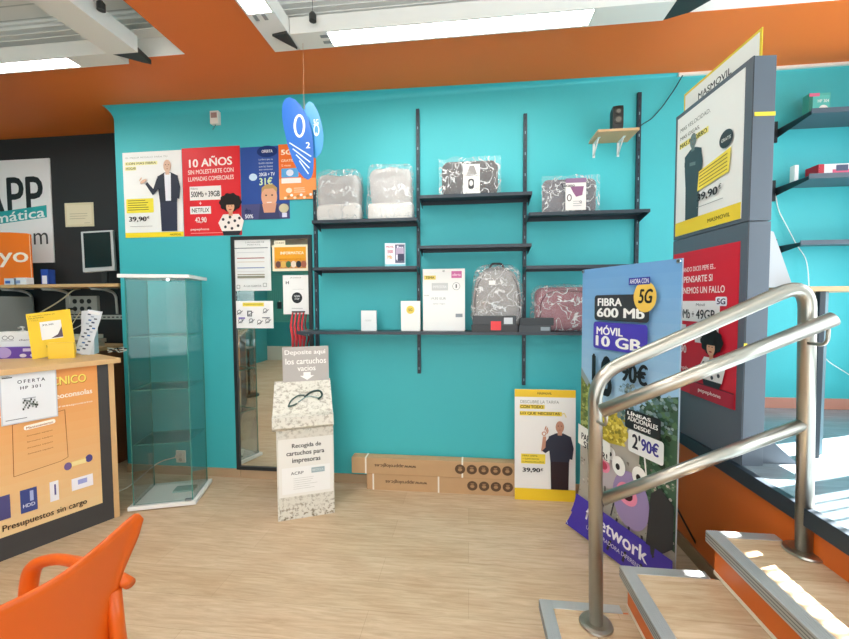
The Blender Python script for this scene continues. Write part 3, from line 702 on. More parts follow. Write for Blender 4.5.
s_ = MB(); s_.tube([(-.05, 0, .455), (-.035, 0, .485), (.035, 0, .485), (.05, 0, .455)], .008, mat('#3A3A3C', .6), 8, bend=.02); s_.build('carry_handle', e)
s_ = MB(); s_.tube([(-.145, -.045, .03), (-.16, -.055, .2), (-.14, -.055, .34), (-.08, -.05, .42), (0, -.048, .445), (.08, -.05, .42), (.14, -.055, .34), (.16, -.055, .2), (.145, -.045, .03)], .005, mat('#4A4748', .5), 8, bend=.05); s_.build('zip', e)
A = Art(.045, .03, '#E4E4E0', .001); A.done('tag', (-.06, -.086, .33), 0, e)
s_ = MB(); crumple(s_, (.0, -.005, 0), .39, .15, .48, FILM_FINE, 12, .010, 4, .12, 26, 12); s_.build('plastic_wrap', e)

e = empty('pink_bag', (.675, 2.880, 1.220), 'dusty pink bag in clear plastic, partly behind the tall banner', 'bag')
s_ = MB(); rounded_case(s_, .40, .10, .31, .055, mat('#8E5560', .45, noise_amt=.1, nscale=12, bump=.4, bscale=18), 0, .02, 11, .012); s_.build('bag_body', e)
s_ = MB(); s_.tube([(-.17, -.062, .03), (-.175, -.07, .2), (-.13, -.07, .275), (0, -.07, .285), (.13, -.07, .275), (.175, -.07, .2), (.17, -.062, .03)], .005, mat('#6A3A45', .4), 8, bend=.04); s_.build('zip', e)
s_ = MB(); crumple(s_, (-.01, -.003, 0), .46, .145, .33, FILM, 21, .014, 6, .05, 22, 9); s_.build('plastic_wrap', e)

# cards, boxes and gadgets on shelves
def card(name, x, z, w, h, label, A=None, y=2.83, tilt=-.10, cat='card'):
    A = A or Art(w, h, '#EDEEEC', .002)
    th = tilt
    return tag(A.done(name, (x, y, z), 0, None, th), label, cat)
A = Art(.15, .175, '#CFE8EE', .012)
A.rect(.005, .02, .145, .17, '#EFEDF0'); A.rect(.075, .03, .145, .165, '#6A6E86')
rnd = random.Random(4)
for k in range(26): A.rect(.08+rnd.random()*.05, .035+rnd.random()*.11, .09+rnd.random()*.05, .045+rnd.random()*.12, ('#E8E8F0', '#3C3E58', '#B8A8C0')[k % 3])
A.text('MOVIL', .012, .14, .065, .155, '#C05A6A', .03); A.text('500', .02, .10, .06, .125, '#B8506A', .03); A.text('Mb', .02, .06, .055, .085, '#D8A04A', .03); A.rect(0, 0, .15, .02, '#8FD4E0')
tag(A.done('leaflet_box', (-.61, 2.83, 1.6892), .12), 'small white and pale blue printed box on the shelf left of the tall upright', 'box')
A = Art(.115, .15, '#E6EBEC', .02); A.text('router', .03, .07, .08, .085, '#B9C2C4')
tag(A.done('small_box', (-.795, 2.83, 1.2202)), 'plain small white box at the left of the long shelf', 'box')
A = Art(.142, .22, '#EFEFEA', .02); A.ell(.07, .155, .03, .03, '#E9CF5A'); A.text('5G', .055, .145, .085, .165, '#8A7420', .03)
tag(A.done('white_box', (-.494, 2.83, 1.2202)), 'white box with a yellow dot beside the large white price sign', 'box')
A = Art(.308, .453, '#EFEFEC', .006)
A.rect(.01, .375, .095, .405, '#F0D86A'); A.text('TEMA', .02, .381, .085, .399, '#4A4620', .03); A.rect(.21, .385, .285, .435, '#D06AA0'); A.text('oferta', .217, .40, .277, .42, '#F4D6E6', .02)
A.rect(.065, .295, .185, .35, '#C9CBCA'); A.text('IMPRESORA', .075, .312, .175, .332, '#E9EAEA', .01); A.ring(.245, .325, .028, .028, .003, '#8A8E90'); A.text('1', .24, .312, .25, .34, '#6A6E70'); A.text('A4', .145, .43, .16, .445, '#4A4E50', .02)
A.text('desde', .01, .255, .045, .265, '#8A8E90'); A.text('19,95 EUR', .06, .225, .17, .245, '#9CA0A2'); A.text('toner negro', .075, .19, .165, .203, '#A8ACAE')
A.rect(.24, .10, .29, .125, '#8F9AA0')
s_o = tag(A.done('price_sign', (-.334, 2.86, 1.2202), 0, None, 0), 'large white price sign standing on the long shelf left of the backpack', 'sign')
e = empty('black_device', (.185, 2.788, 1.220), 'stack of flat black electronics boxes with a red sticker in front of the backpack', 'device')
boxo('case', (-.165, -.028, 0), (.155, .012, .048), mat('#25282C', .4), e, .003)
boxo('case', (-.155, -.026, .048), (.145, .012, .112), mat('#34393E', .4), e, .003)
boxo('sticker', (-.03, -.0292, .012), (.04, -.0262, .075), mat('#E0363C', .4), e)
boxo('label', (.06, -.0285, .055), (.12, -.0262, .10), mat('#C9D0D4', .4), e)
e = empty('dark_box', (.465, 2.79, 1.220), 'dark grey flat cartons stacked right of the red sticker on the long shelf', 'box')
boxo('carton', (-.118, -.03, 0), (.10, .010, .045), mat('#3A4248', .45), e, .002)
boxo('carton', (-.108, -.028, .045), (.118, .010, .098), mat('#2C3338', .45), e, .002)
boxo('label', (.03, -.0315, .01), (.09, -.0302, .035), mat('#8A98A0', .4), e)
# red hanging pouch against the mirror, hung from the end of the long shelf
e = empty('red_lanyard', (-1.325, 2.92, 1.03), 'red straps hanging from the left end of the long shelf over the mirror', 'lanyard')
RD = mat('#C8323C', .6, noise_amt=.25, nscale=30)
s_ = MB()
for k in range(4):
    x = -.05+.03*k; s_.tube([(x, 0, .02+.03*(k % 2)), (x+.012, -.015, .12), (x-.012, 0, .22), (x+.006, .004, .335)], [.009, .013, .010, .006], RD, 8, flat=.5)
s_.build('strap', e)
s_ = MB(); s_.cyl((-.05, 0, .33), (.055, 0, .33), .006, mat('#3A3E42', .4), 8); s_.build('hook_bar', e)

# small speaker shelf
e = empty('speaker_shelf', (.855, D, 2.555), 'small pale wooden shelf on two white brackets near the ceiling', 'shelf')
boxo('board', (0, -.20, 0), (.262, 0, .016), mat('#C9A77C', .5, noise_amt=.1, nscale=7), e, .001)
for x in (.035, .20):
    s_ = MB(); wm = mat('#E4E8E6', .35)
    s_.box((x-.008, -.004, -.10), (x+.008, 0, -.001), wm); s_.box((x-.008, -.12, -.005), (x+.008, -.004, -.001), wm); s_.tube([(x, -.004, -.085), (x, -.095, -.006)], .005, wm, 8); s_.build('bracket', e)
e = empty('loudspeaker', (1.0, 2.84, 2.571), 'small black desktop loudspeaker standing on the little wooden shelf', 'speaker', rz=-.12)
s_ = MB(); s_.box((-.038, -.05, .010), (.038, .05, .170), mat('#22221F', .4), .030); s_.build('cabinet', e)
s_ = MB(); s_.box((-.03, -.045, 0), (.03, .045, .012), mat('#1A1A18', .5), .003); s_.build('foot', e)
for z, r_ in ((.125, .017), (.07, .024)):
    s_ = MB(); s_.cyl((0, -.056, z), (0, -.049, z), r_, mat('#3C3B36', .5), 24); s_.cyl((0, -.058, z), (0, -.055, z), r_*.6, mat('#6A675E', .5), 20, r2=r_*.8); s_.build('driver', e)
s_ = MB(); s_.tube([(1.459, 2.93, 2.975), (1.42, 2.94, 2.90), (1.34, 2.945, 2.78), (1.27, 2.945, 2.70), (1.20, 2.93, 2.66), (1.14, 2.93, 2.60), (1.03, 2.92, 2.575)], .0035, mat('#1C2A2E', .5), 6, bend=.03)
tag(s_.build('speaker_cable'), 'thin black cable sagging from the ceiling trim to the loudspeaker', 'cable')

# ================================================================== LONG CARTONS ON THE FLOOR
def carton(x0, z0, L, label, A_text, y0, stub):
    e = empty('long_carton', (x0, y0, z0), label, 'box', 'long cardboard boxes on the floor')
    boxo('box_body', (0, 0, 0), (L, .085, .122), CARD, e, .002)
    A = Art(0, 0)
    br = '#5E4632'
    A.text(A_text, stub+.32, .085, stub, .050, br, .035)
    A.done('lettering', (0, -.0003, 0), 0, e); A = Art(0, 0)
    for k in range(5):
        if z0 < .05 and k > 3: break
        cx = L-(.085 if z0 > .05 else .068)-.0865*k
        A.ell(cx, .066, .038, .036, br); A.ell(cx, .062, .016, .012, '#A98660'); A.rect(cx-.012, .078, cx+.012, .084, '#A98660')
    A.done('icon_row', (0, -.0003, 0), 0, e)['kind'] = 'stuff'
    for x in (.105 if z0 > .05 else .045, (.84 if z0 > .05 else .545)):
        s_ = MB(); wmx = mat('#E9E3D6', .4)
        s_.box((x, -.0022, 0), (x+.012, -.0008, .1238), wmx); s_.box((x, -.0022, .1225), (x+.012, .086, .1238), wmx); s_.build('strap', e)
    return e
c1 = carton(-.775, 0, 1.13, 'long cardboard carton lying directly on the floor under another', 'www.apprologic.es', 2.862, .145)
c2 = carton(-.892, .1242, 1.26, 'long cardboard carton on top of the other one', 'www.apprologic.es', 2.858, .18)
# leaning poster board
e = empty('leaning_poster', (.332, 2.822, 0), 'yellow and white poster board of a man making an OK sign, beside the cartons', 'poster')
PW, PH = .425, .80
A = Art(PW, PH, '#ECEBE8', .005)
A.rect(0, PH-.055, PW, PH, '#EBC534'); A.rect(0, 0, PW, .085, '#EFCB2E'); A.text('MASMOVIL', .16, PH-.035, .26, PH-.02, '#4A3E10', .03)
A.text('DESCUBRE LA TARIFA', .04, .70, .31, .722, '#8A8C86'); A.rect(.035, .66, .21, .69, '#EFD24A'); A.text('CON TODO', .04, .664, .20, .686, '#2C2818', .04)
A.rect(.035, .612, .33, .642, '#EFD24A'); A.text('LO QUE NECESITAS', .04, .616, .315, .638, '#2C2818', .04); A.line([(.32, .62), (.345, .635), (.36, .605)], .006, '#E8D87A')
A.rect(.045, .265, .215, .335, '#F2D94A'); A.text('FIBRA 500Mb', .055, .315, .16, .327, '#6A6020', .01); A.text('+ ILIMITADOS', .055, .293, .17, .305, '#6A6020', .01); A.text('LLAMADAS INCLUIDAS', .055, .272, .205, .284, '#6A6020', .01)
A.text('39,90', .055, .20, .18, .235, '#1E1E22', .05); A.text('\u20ac', .182, .215, .20, .236, '#1E1E22', .02)
A.man(.315, .085, .50, '#343644', '#33262A', '#C49078', True, 'ok')
A.done('printed_board', (0, 0, 0), 0, e, -.035 if False else math.atan2(-.028, .80))
# note: a negative tilt leans the top back to the wall

# ================================================================== CARTRIDGE RECYCLING BIN
ba = math.atan2(.143, .327)
bn = empty('recycling_bin', (-1.238, 2.364, 0), 'scuffed white cardboard bin for empty printer cartridges with a grey header', 'bin', rz=ba)
BW, BD = .362, .30
t = MB()
t.box((0, 0, 0), (BW, BD, .60), SCUFF, .003)
t.build('bin_body', bn)
t = MB()   # tray lid, front lip and sloping top with raised rear
t.prism([(-.035, .625), (-.03, .69), (.04, .70), (.27, .87), (BD+.0, .87), (BD, .60), (0, .60)], 0, -.022, BW+.0, SCUFF)
t.build('lid', bn)
t = MB(); sl = math.atan2(.17, .23)
rm = Matrix.Rotation(sl, 4, 'X')
t.box((.07, .06, .758), (.28, .20, .762), mat('#DCEDEA', .5), rot=rm)
t.tube([(.075, .075, .738), (.09, .115, .768), (.14, .15, .793), (.18, .145, .79)], .005, mat('#3E5A54', .5), 8, bend=.03)
t.tube([(.075, .075, .738), (.11, .08, .742), (.13, .09, .75)], .006, mat('#5A6E68', .5), 8, bend=.02)
t.tube([(.18, .13, .78), (.23, .17, .81), (.29, .17, .812), (.30, .13, .78), (.27, .11, .765)], .007, mat('#2A4844', .5), 8, bend=.03)
t.tube([(.14, .10, .757), (.20, .14, .787), (.27, .12, .772)], .004, mat('#8FA8A2', .5), 8, bend=.03)
t.build('slot_flap', bn)
A = Art(.318, .25, '#B4AFAA', .006)
A.text('Deposite aqui', .015, .185, .295, .228, '#F3F1EC', .02); A.text('los cartuchos', .02, .125, .30, .168, '#F3F1EC', .02); A.text('vacios', .10, .075, .225, .112, '#F3F1EC', .02)
A.poly([(.14, .065), (.19, .065), (.19, .04), (.215, .04), (.165, .008), (.115, .04), (.14, .04)], '#F3F1EC')
A.done('header_card', (.035, .262, .866), 0, bn)
A = Art(.345, .385, '#E9E7E0', .001)
A.text('Recogida de', .085, .315, .27, .352, '#22211F', .03); A.text('cartuchos para', .05, .265, .29, .305, '#22211F', .03); A.text('impresoras', .085, .215, .265, .255, '#22211F', .03)
A.rect(.02, .02, .325, .195, '#EFEFEC'); A.text('ACRP', .075, .145, .155, .165, '#4A4E50', .01); A.rect(.205, .145, .29, .18, '#9FB4B8'); A.text('RECICLA', .212, .155, .283, .170, '#DCE6E6', .02)
a_text_lines(A, .09, .25, .05, .12, 6, '#B9B9B4', 9, .002)
A.done('front_label', (.010, -.0015, .155), 0, bn)

# ================================================================== HANGING HEART SIGN
hs = empty('hanging_heart', (-.975, 2.28, 2.168), 'folded blue heart sign with white lettering hanging on a thread', 'sign')
def lobe(name, pts, ang_, col, draw, off):
    A = Art(0, 0); m_ = mat(col, .35)
    A.prism(pts, 1, 0, .003, m_)
    draw(A); o = A.done(name, off, ang_, hs); return o
def heartpts(s, w, h):
    P = []
    for i in range(48):
        t_ = 2*PI*i/48
        P.append((w*.5*math.sin(t_)**3*1.0, h*(.38+.55*(13*math.cos(t_)-5*math.cos(2*t_)-2*math.cos(3*t_)-math.cos(4*t_)+2.5)/14.5*.55+.0)))
    return P
# front leaf: a long tilted oval lobe with its tip at lower right
P = [(-.135, .415), (-.130, .455), (-.112, .482), (-.085, .488), (-.055, .475), (-.020, .44), (.004, .40), (.030, .35), (.048, .28), (.056, .19), (.055, .09), (.050, .04), (.038, .012), (.018, .0), (-.006, .012), (-.040, .05), (-.075, .12), (-.105, .21), (-.126, .31), (-.135, .37)]
def d1(A):
    A.ring(-.028, .318, .036, .068, .014, '#F2F6FB', 32); A.text('2', .010, .185, .036, .220, '#F2F6FB', .02)
    for i in range(4): A.line([(-.092+.020*i, .222-.036*i), (.042-.006*i, .135-.034*i)], .007, '#D5E6F6')
lobe('front_leaf', P, 0, '#1D66BE', d1, (0, 0, 0))
P = [(-.035, .40), (-.02, .44), (0, .455), (.02, .445), (.045, .41), (.066, .36), (.08, .29), (.084, .24), (.080, .19), (.066, .15), (.03, .12), (-.02, .16), (-.035, .25)]
def d2(A):
    A.ring(.042, .285, .018, .034, .006, '#D9F0FA'); A.text('5G', .025, .315, .055, .35, '#EAF6FC', .02); A.text('+', .03, .25, .05, .275, '#EAF6FC')
lobe('rear_leaf', P, .0, '#2F8FCB', d2, (.028, .018, .01))
s_ = MB(); s_.cyl((0, .008, .42), (0, .008, .799), .0012, mat('#B07A55', .6), 6); s_.build('thread', hs)

# ================================================================== LIGHT FITTINGS
LW = mat('#E8E7E2', .45); TUBE = mat('#FFFDF8', .4, emit=24.0); BKP = mat('#2A2C2B', .5)
def lum(name, x0, x1, y0, y1, z0, z1, axis, lit, label):
    e = empty(name, ((x0+x1)/2, (y0+y1)/2, z0), label, 'ceiling light', 'white strip lights in the ceiling wells')
    ox, oy = (x0+x1)/2, (y0+y1)/2
    s_ = MB(); s_.box((x0-ox, y0-oy, .012), (x1-ox, y1-oy, z1-z0), LW, .002); s_.build('housing', e)
    s_ = MB()
    if axis == 'x':
        for a, b in ((x0, lit[0]), (lit[1], x1)):
            if b-a > .01: s_.box((a-ox, y0-oy, 0), (b-ox, y1-oy, .012), LW)
        s_.box((lit[0]-ox, y0-oy, 0), (lit[1]-ox, y0-oy+.012, .012), LW); s_.box((lit[0]-ox, y1-oy-.012, 0), (lit[1]-ox, y1-oy, .012), LW)
    else:
        for a, b in ((y0, lit[0]), (lit[1], y1)):
            if b-a > .01: s_.box((x0-ox, a-oy, 0), (x1-ox, b-oy, .012), LW)
        s_.box((x0-ox, lit[0]-oy, 0), (x0-ox+.012, lit[1]-oy, .012), LW); s_.box((x1-ox-.012, lit[0]-oy, 0), (x1-ox, lit[1]-oy, .012), LW)
    s_.build('cover_strip', e)
    if lit[1]-lit[0] > .05:
        s_ = MB()
        if axis == 'x': s_.box((lit[0]-ox, y0-oy+.014, .003), (lit[1]-ox, y1-oy-.014, .0115), TUBE)
        else: s_.box((x0-ox+.014, lit[0]-oy, .003), (x1-ox-.014, lit[1]-oy, .0115), TUBE)
        s_.build('diffuser', e)
        for k in range(2):
            s_ = MB(); q = lit[0]
            if axis == 'x': s_.box((lit[0]-ox-.05, y0-oy+.03+.05*k, -.003), (lit[0]-ox-.004, y0-oy+.05+.05*k, 0), mat('#8A8C8C', .5))
            else: s_.box((x0-ox+.03+.05*k, lit[1]-oy+.004, -.003), (x0-ox+.05+.05*k, lit[1]-oy+.05, 0), mat('#8A8C8C', .5))
            s_.build('end_clip', e)
    return e
lum('strip_light', -1.018, 1.06, 2.205, EY-.006, 2.968, 3.06, 'x', (-.80, .66), 'lit strip light running parallel to the teal wall over the shelves')
lum('strip_light', -1.178, -1.022, -.6, EY-.006, 2.968, 3.06, 'y', (-.4, 2.03), 'strip light running towards the viewer from the corner above the hanging heart')
lum('strip_light', -4.3, -2.165, 2.235, EY-.006, 2.968, 3.06, 'x', (-4.2, -2.50), 'lit strip light above the dark wall at the left edge')
lum('strip_light', -2.160, -1.968, -.6, 2.20, 2.935, 3.03, 'y', (-.4, -.39), 'unlit white beam crossing the left ceiling well')
lum('strip_light', -4.3, -2.3, -1.55, -1.40, 2.968, 3.06, 'x', (-4.2, -2.4), 'added strip light brightening the rear of the shop behind the viewer, left')  # added lamp, lifts the dim rear of the room reflected in the mirror
lum('strip_light', -.6, 2.4, -1.05, -.90, 2.968, 3.06, 'x', (-.5, 2.3), 'added unseen strip light brightening the shop from behind the viewer, right')  # second added lamp, out of view, for extra light on the floor
# black corner connectors
def wedge(pts, z0, z1, label):
    s_ = MB(); s_.prism(pts, 2, z0, z1, BKP); return tag(s_.build('corner_connector'), label, 'connector', 'black corner connectors of the strip lights')
wedge([(-1.115, 2.19), (-1.022, 2.175), (-1.024, 2.32), (-1.06, 2.27)], 2.955, 2.9679, 'black curved corner connector above the hanging heart')
wedge([(-2.150, 2.201), (-1.968, 2.201), (-1.99, 2.325), (-2.03, 2.30)], 2.940, 2.967, 'black triangular end piece of the unlit beam in the left well')
wedge([(1.061, 2.343), (1.061, 2.16), (1.14, 2.19), (1.26, 2.02), (1.33, 2.1), (1.17, 2.30)], 2.968, 3.03, 'black curved connector at the right end of the lit strip light')
lum('strip_light', 1.14, 1.30, -.6, 2.00, 2.968, 3.05, 'y', (-.4, -.39), 'white beam at the top edge right of the long lit strip')
def grip(x, y, z, label):
    e = empty('cable_grip', (x, y, z), label, 'cable grip', 'black suspension grips of the strip lights')
    s_ = MB(); s_.cyl((0, 0, 0), (0, 0, .035), .020, BKP, 20); s_.cyl((0, 0, .035), (0, 0, .05), .020, BKP, 20, r2=.008); s_.build('grip_body', e)
    s_ = MB(); s_.cyl((0, 0, .05), (0, 0, 3.299-z), .0015, BKP, 6); s_.build('wire', e)
grip(-.863, 2.165, 3.0, 'black cable grip hanging above the hanging heart')
grip(-1.94, 1.94, 2.99, 'black cable grip beside the unlit beam in the left well')

# ================================================================== BANNER
b0 = Vector((.684, 2.452)); b1 = Vector((.928, 1.872)); bd = (b1-b0).normalized(); bang = math.atan2(bd.y, bd.x)
bw = .655; BH = 1.62
bs = empty('banner_stand', (b0.x, b0.y, 0), 'tall advertising banner with blue sky and purple foot, standing behind the handrail', 'banner', rz=bang)
A = Art(0, 0)
# the cloth: a thin curved sheet, slack and curled at the lower left corner
def bx(u_, v_):
    """pull of the slack corners"""
    q = max(0, 1-v_/.35)
    return u_ - .085*q*q*(1-u_/bw)**2, v_ - .0*q, .05*q*q*(1-u_/bw)**2
class BArt(Art):
    def face(s, pts, m, smooth=False):
        out = []
        for (x, y, z) in pts:
            a, b, c = bx(x, z); out.append((a, y-c, b))
        MB.face(s, out, m, True)
    def mesh(s, V, F, m, smooth=False):
        out = []
        for (x, y, z) in V:
            a, b, c = bx(x, z); out.append((a, y-c, b))
        MB.mesh(s, out, F, m, True)
    def grad(s, a, b, c, d, c0, c1, n):   # printed colour bands, bottom to top
        y = s.lay(); A0, A1 = rgb(c0), rgb(c1)
        for i in range(n):
            t0, t1 = b+(d-b)*i/n, b+(d-b)*(i+1)/n; k = i/(n-1)
            hexc = '#%02X%02X%02X' % tuple(int(int(c0[1+2*j:3+2*j], 16)*(1-k)+int(c1[1+2*j:3+2*j], 16)*k) for j in range(3))
            for q in range(6):
                s.face([(a+(c-a)*q/6, y, t0), (a+(c-a)*(q+1)/6, y, t0), (a+(c-a)*(q+1)/6, y, t1), (a+(c-a)*q/6, y, t1)], ink(hexc))
A = BArt(0, 0, step=.0004)
y = -.0001
A.grad(0, .80, bw, BH, '#A9CBE4', '#6FA3D6', 14)
A.grad(0, .12, bw, .80, '#A59E94', '#B5AFA6', 12)
A.grad(0, .02, bw, .12, '#4334A8', '#4334A8', 3)
rnd = random.Random(7)
# backdrop: hillside bushes and gravel
A.poly([(0, .82), (.0, 1.03), (.06, .97), (.12, .90), (.24, .83), (.40, .86), (.55, .93), (bw, .98), (bw, .76), (.3, .74)], '#8FA0A4')
A.poly([(0, .62), (0, .98), (.05, .93), (.09, .84), (.13, .74), (.10, .66)], '#7C8446')
A.poly([(.10, .68), (.13, .80), (.22, .86), (.31, .82), (.38, .73), (.33, .66), (.2, .64)], '#C2AE3E')
A.poly([(.44, .5), (.46, .9), (.55, .97), (bw, 1.0), (bw, .28), (.52, .32)], '#3C5A44')
def blobs(n, x0, x1, z0, z1, r0, r1, cols):
    y = A.lay()
    for k in range(n):
        cx = rnd.uniform(x0, x1); cz = rnd.uniform(z0, z1); r_ = rnd.uniform(r0, r1); c_ = ink(rnd.choice(cols)); m_ = 6
        A.face([(min(bw-.001, max(0.001, cx+r_*math.cos(2*PI*i/m_+k))), y-.00001*(k % 17), cz+r_*math.sin(2*PI*i/m_+k)*rnd.uniform(.6, 1)) for i in range(m_)], c_)
blobs(120, .01, .10, .66, .94, .006, .018, ('#8E9A4C', '#5F6E36', '#AEB26A', '#6C7A3A'))
blobs(140, .11, .36, .67, .84, .006, .016, ('#D8C44A', '#E2D268', '#A89634', '#8C8430'))
blobs(150, .46, bw-.01, .34, .98, .008, .022, ('#2E4A36', '#507050', '#1E3326', '#5C7E62'))
blobs(120, .30, bw-.01, .80, 1.0, .006, .016, ('#7C9296', '#5E7A7C', '#93A6A6', '#4C6A66'))
blobs(260, .01, bw-.01, .13, .62, .003, .010, ('#8E867C', '#C6BFB4', '#7A7268', '#B0A89A'))
# creatures (plain invented ones)
def beast(u_, v_, k, body, mouth):
    A.ell(u_, v_, .105*k, .13*k, body); A.ell(u_-.02*k, v_+.02*k, .06*k, .05*k, '#E88AA8'); A.ell(u_-.02*k, v_+.02*k, .035*k, .028*k, mouth)
    for a in (-.07, .05): A.ell(u_+a*k, v_+.13*k, .04*k, .045*k, '#F2F0EC'); A.ell(u_+(a-.005)*k, v_+.125*k, .013*k, .015*k, '#1C1A1E')
    for a in (-.07, .0, .07): A.line([(u_+a*k, v_-.12*k), (u_+a*1.2*k, v_-.20*k), (u_+(a*1.2-.02)*k, v_-.30*k)], .012*k, '#2A2630')
    A.line([(u_-.10*k, v_), (u_-.16*k, v_-.05*k), (u_-.17*k, v_-.14*k)], .012*k, '#2A2630')
beast(.22, .49, .8, '#B9AFB4', '#C0405A'); beast(.40, .40, 1.15, '#9684B0', '#3A1420')
A.poly([(.50, .14), (.53, .50), (.58, .55), (bw, .50), (bw, .30)], '#2A2C30')
# purple foot, cut diagonally by perspective only: a straight band
A.grad(0, .12, bw, .245, '#4334A8', '#4334A8', 3)
A.text('finetwork', .10, .135, .52, .215, '#F2F0FA', .03); A.text('UNA OPERADORA DIFERENTE', .13, .085, .50, .108, '#D8D2F0', .01)
A.line([(.005, .05), (.02, .035)], .004, '#E8E6F4')
# price panels
A.rrect(.125, 1.325, .50, 1.465, '#33373C', .018); A.text('FIBRA', .15, 1.405, .33, 1.448, '#F6F6F4', .05); A.text('600 Mb', .145, 1.343, .475, 1.395, '#F6F6F4', .05)
A.rrect(.12, 1.165, .495, 1.315, '#4A3FB4', .018); A.text('M\u00d3VIL', .145, 1.245, .34, 1.30, '#F6F6F4', .05); A.text('10 GB', .14, 1.18, .46, 1.24, '#F6F6F4', .05)
A.ell(.475, 1.452, .068, .076, '#EEC65A'); A.text('5G', .435, 1.42, .515, 1.49, '#1E1C18', .05, shear=.15)
A.rect(.375, 1.512, .505, 1.548, '#3A3F9E'); A.text('AHORA CON', .382, 1.518, .498, 1.542, '#F2F2FA', .02)
A.text('1', .115, .975, .145, 1.13, '#151B22', .06); A.text('8', .185, .905, .272, 1.13, '#151B22', .06); A.text("'", .295, 1.095, .31, 1.13, '#151B22', .06)
A.text('90\u20ac', .335, 1.015, .505, 1.12, '#151B22', .06); A.text('/MES', .345, .985, .41, 1.003, '#3A4A56'); A.text('IVA INCLUIDO', .325, .955, .445, .972, '#3A4A56')
A.rrect(.37, .78, .585, .88, '#1E2428', .014); A.text('L\u00cdNEAS', .385, .85, .53, .872, '#F2F2F0', .05); A.text('ADICIONALES', .388, .822, .57, .846, '#F2F2F0', .03); A.text('DESDE', .43, .792, .53, .812, '#F2F2F0', .04)
A.rrect(.395, .665, .605, .777, '#E6E8E8', .014); A.text("2'", .42, .688, .472, .765, '#23283A', .05); A.text('90\u20ac', .477, .695, .58, .76, '#3B3690', .05)
A.line([(.50, .665), (.515, .56)], .009, '#E6E6E0')
A.poly([(.01, .57), (.27, .545), (.275, .655), (.01, .69)], '#E8E8E2'); A.text('PARA NO', .04, .605, .22, .645, '#1E2024', .04, rise=-.01); A.text('SUFRIR!', .06, .560, .255, .60, '#1E2024', .04, rise=-.01)
A.keep = True
o = A.build('printed_sheet', bs)
t = MB(); V = []; F = []
for j in range(13):
    v_ = .02+(BH-.02)*(j/12)**1.6
    for i in range(7):
        a, b, c = bx(bw*i/6, v_); V += [(a, -c+.0075, b)]
for j in range(12):
    for i in range(6): F.append((j*7+i, j*7+i+1, (j+1)*7+i+1, (j+1)*7+i))
t.mesh(V, F, mat('#D9DEE2', .5), True); t.build('backing_cloth', bs)
for (u_, v_) in ((.012, BH-.012), (bw-.012, BH-.012), (bw-.012, .035)):
    t = MB(); t.cyl((u_, -.010, v_), (u_, -.003, v_), .010, mat('#C9CCD0', .25, 1.0), 16); t.cyl((u_, -.012, v_), (u_, -.010, v_), .004, BKP, 10); t.build('eyelet', bs)
t = MB(); pc = BKP
hub = (bw/2, .045, .80)
for u_, v_ in ((.01, BH-.01), (bw-.01, BH-.01)): t.tube([hub, (u_, .004, v_)], .0045, pc, 8)
for u_, v_ in ((-.01, .0), (bw-.02, .0)): t.tube([hub, (u_, .004+(.05 if u_ < 0 else .02), v_+.006)], .0045, pc, 8)
t.tube([hub, (bw/2+.10, .48, .005)], .005, pc, 8); t.cyl((hub[0], .03, .8), (hub[0], .06, .8), .02, pc, 12)
t.build('x_frame', bs)

# ================================================================== ADVERTISING PILLAR
pa = R(3.2)
pl = empty('advertising_pillar', (1.228, 1.892, ZP), 'tall dark grey advertising pillar on the platform edge with two posters', 'display stand', rz=pa)
GR = mat('#59626D', .38, noise_amt=.04, nscale=3); GR2 = mat('#4E5762', .38)
PHH = 1.812; PD = .57; PT = .098
boxo('lower_body', (0, 0, 0), (PT, PD, 1.10), GR, pl, .002)
boxo('upper_body', (0, 0, 1.104), (PT, PD, PHH), GR, pl, .002)
boxo('side_strip', (.002, -.0015, 0), (.006, .0, PHH), mat('#20252B', .4), pl)
boxo('yellow_band', (.012, -.0022, 1.555), (PT+.001, -.0002, 1.572), mat('#E3C93A', .4), pl)
boxo('yellow_mark', (-.002, -.0022, .54), (.012, -.0002, .56), mat('#E3C93A', .4), pl)
def pillar_art(A, name, y_far, z0):
    # faces -X : u runs from the far edge to the near edge
    return A.done(name, (-.0035, y_far, z0), R(-90), pl)
w2, h2 = .505, .665
A = Art(w2, h2, '#E9E9E6', .003)
A.rect(0, 0, w2, .075, '#EDD03A'); A.text('MASMOVIL', .28, .025, .44, .045, '#6A5E18', .03)
A.text('MAS VELOCIDAD,', .03, .575, .28, .60, '#6E736E'); A.text('MAS GIGAS,', .03, .53, .20, .552, '#55594E', .01); A.rect(.025, .485, .27, .515, '#EFE27A'); A.text('MAS AHORRO', .03, .487, .26, .512, '#2E3018', .04)
A.man(.15, .075, .46, '#3C4E54', '#3E5156', '#6F7F7E', True, 'crossed')
A.ell(.405, .395, .046, .042, '#363D42'); A.text('GRATIS', .373, .386, .437, .402, '#E8E8E4', .02)
A.poly([(.20, .205), (.43, .235), (.44, .345), (.21, .305)], '#EFDA50'); 
for k in range(5): A.line([(.215, .225+.017*k), (.42, .250+.018*k)], .005, '#8A7E2C')
A.text('39,90', .20, .145, .36, .19, '#2A2D30', .05); A.text('\u20ac', .365, .17, .385, .195, '#2A2D30', .02); A.rect(.20, .118, .40, .121, '#8A8E8E')
pillar_art(A, 'upper_poster', .545, 1.122)
w3, h3 = .515, .775
A = Art(w3, h3, '#D02336', .003)
A.text('CUANDO DICES PEPE ES...', .06, .665, .36, .69, '#F6E6E2', .02); A.text('IMPENSARTE SI', .06, .605, .34, .64, '#F6E6E2', .03); A.text('TENEMOS UN FALLO', .06, .545, .43, .58, '#F6E6E2', .03)
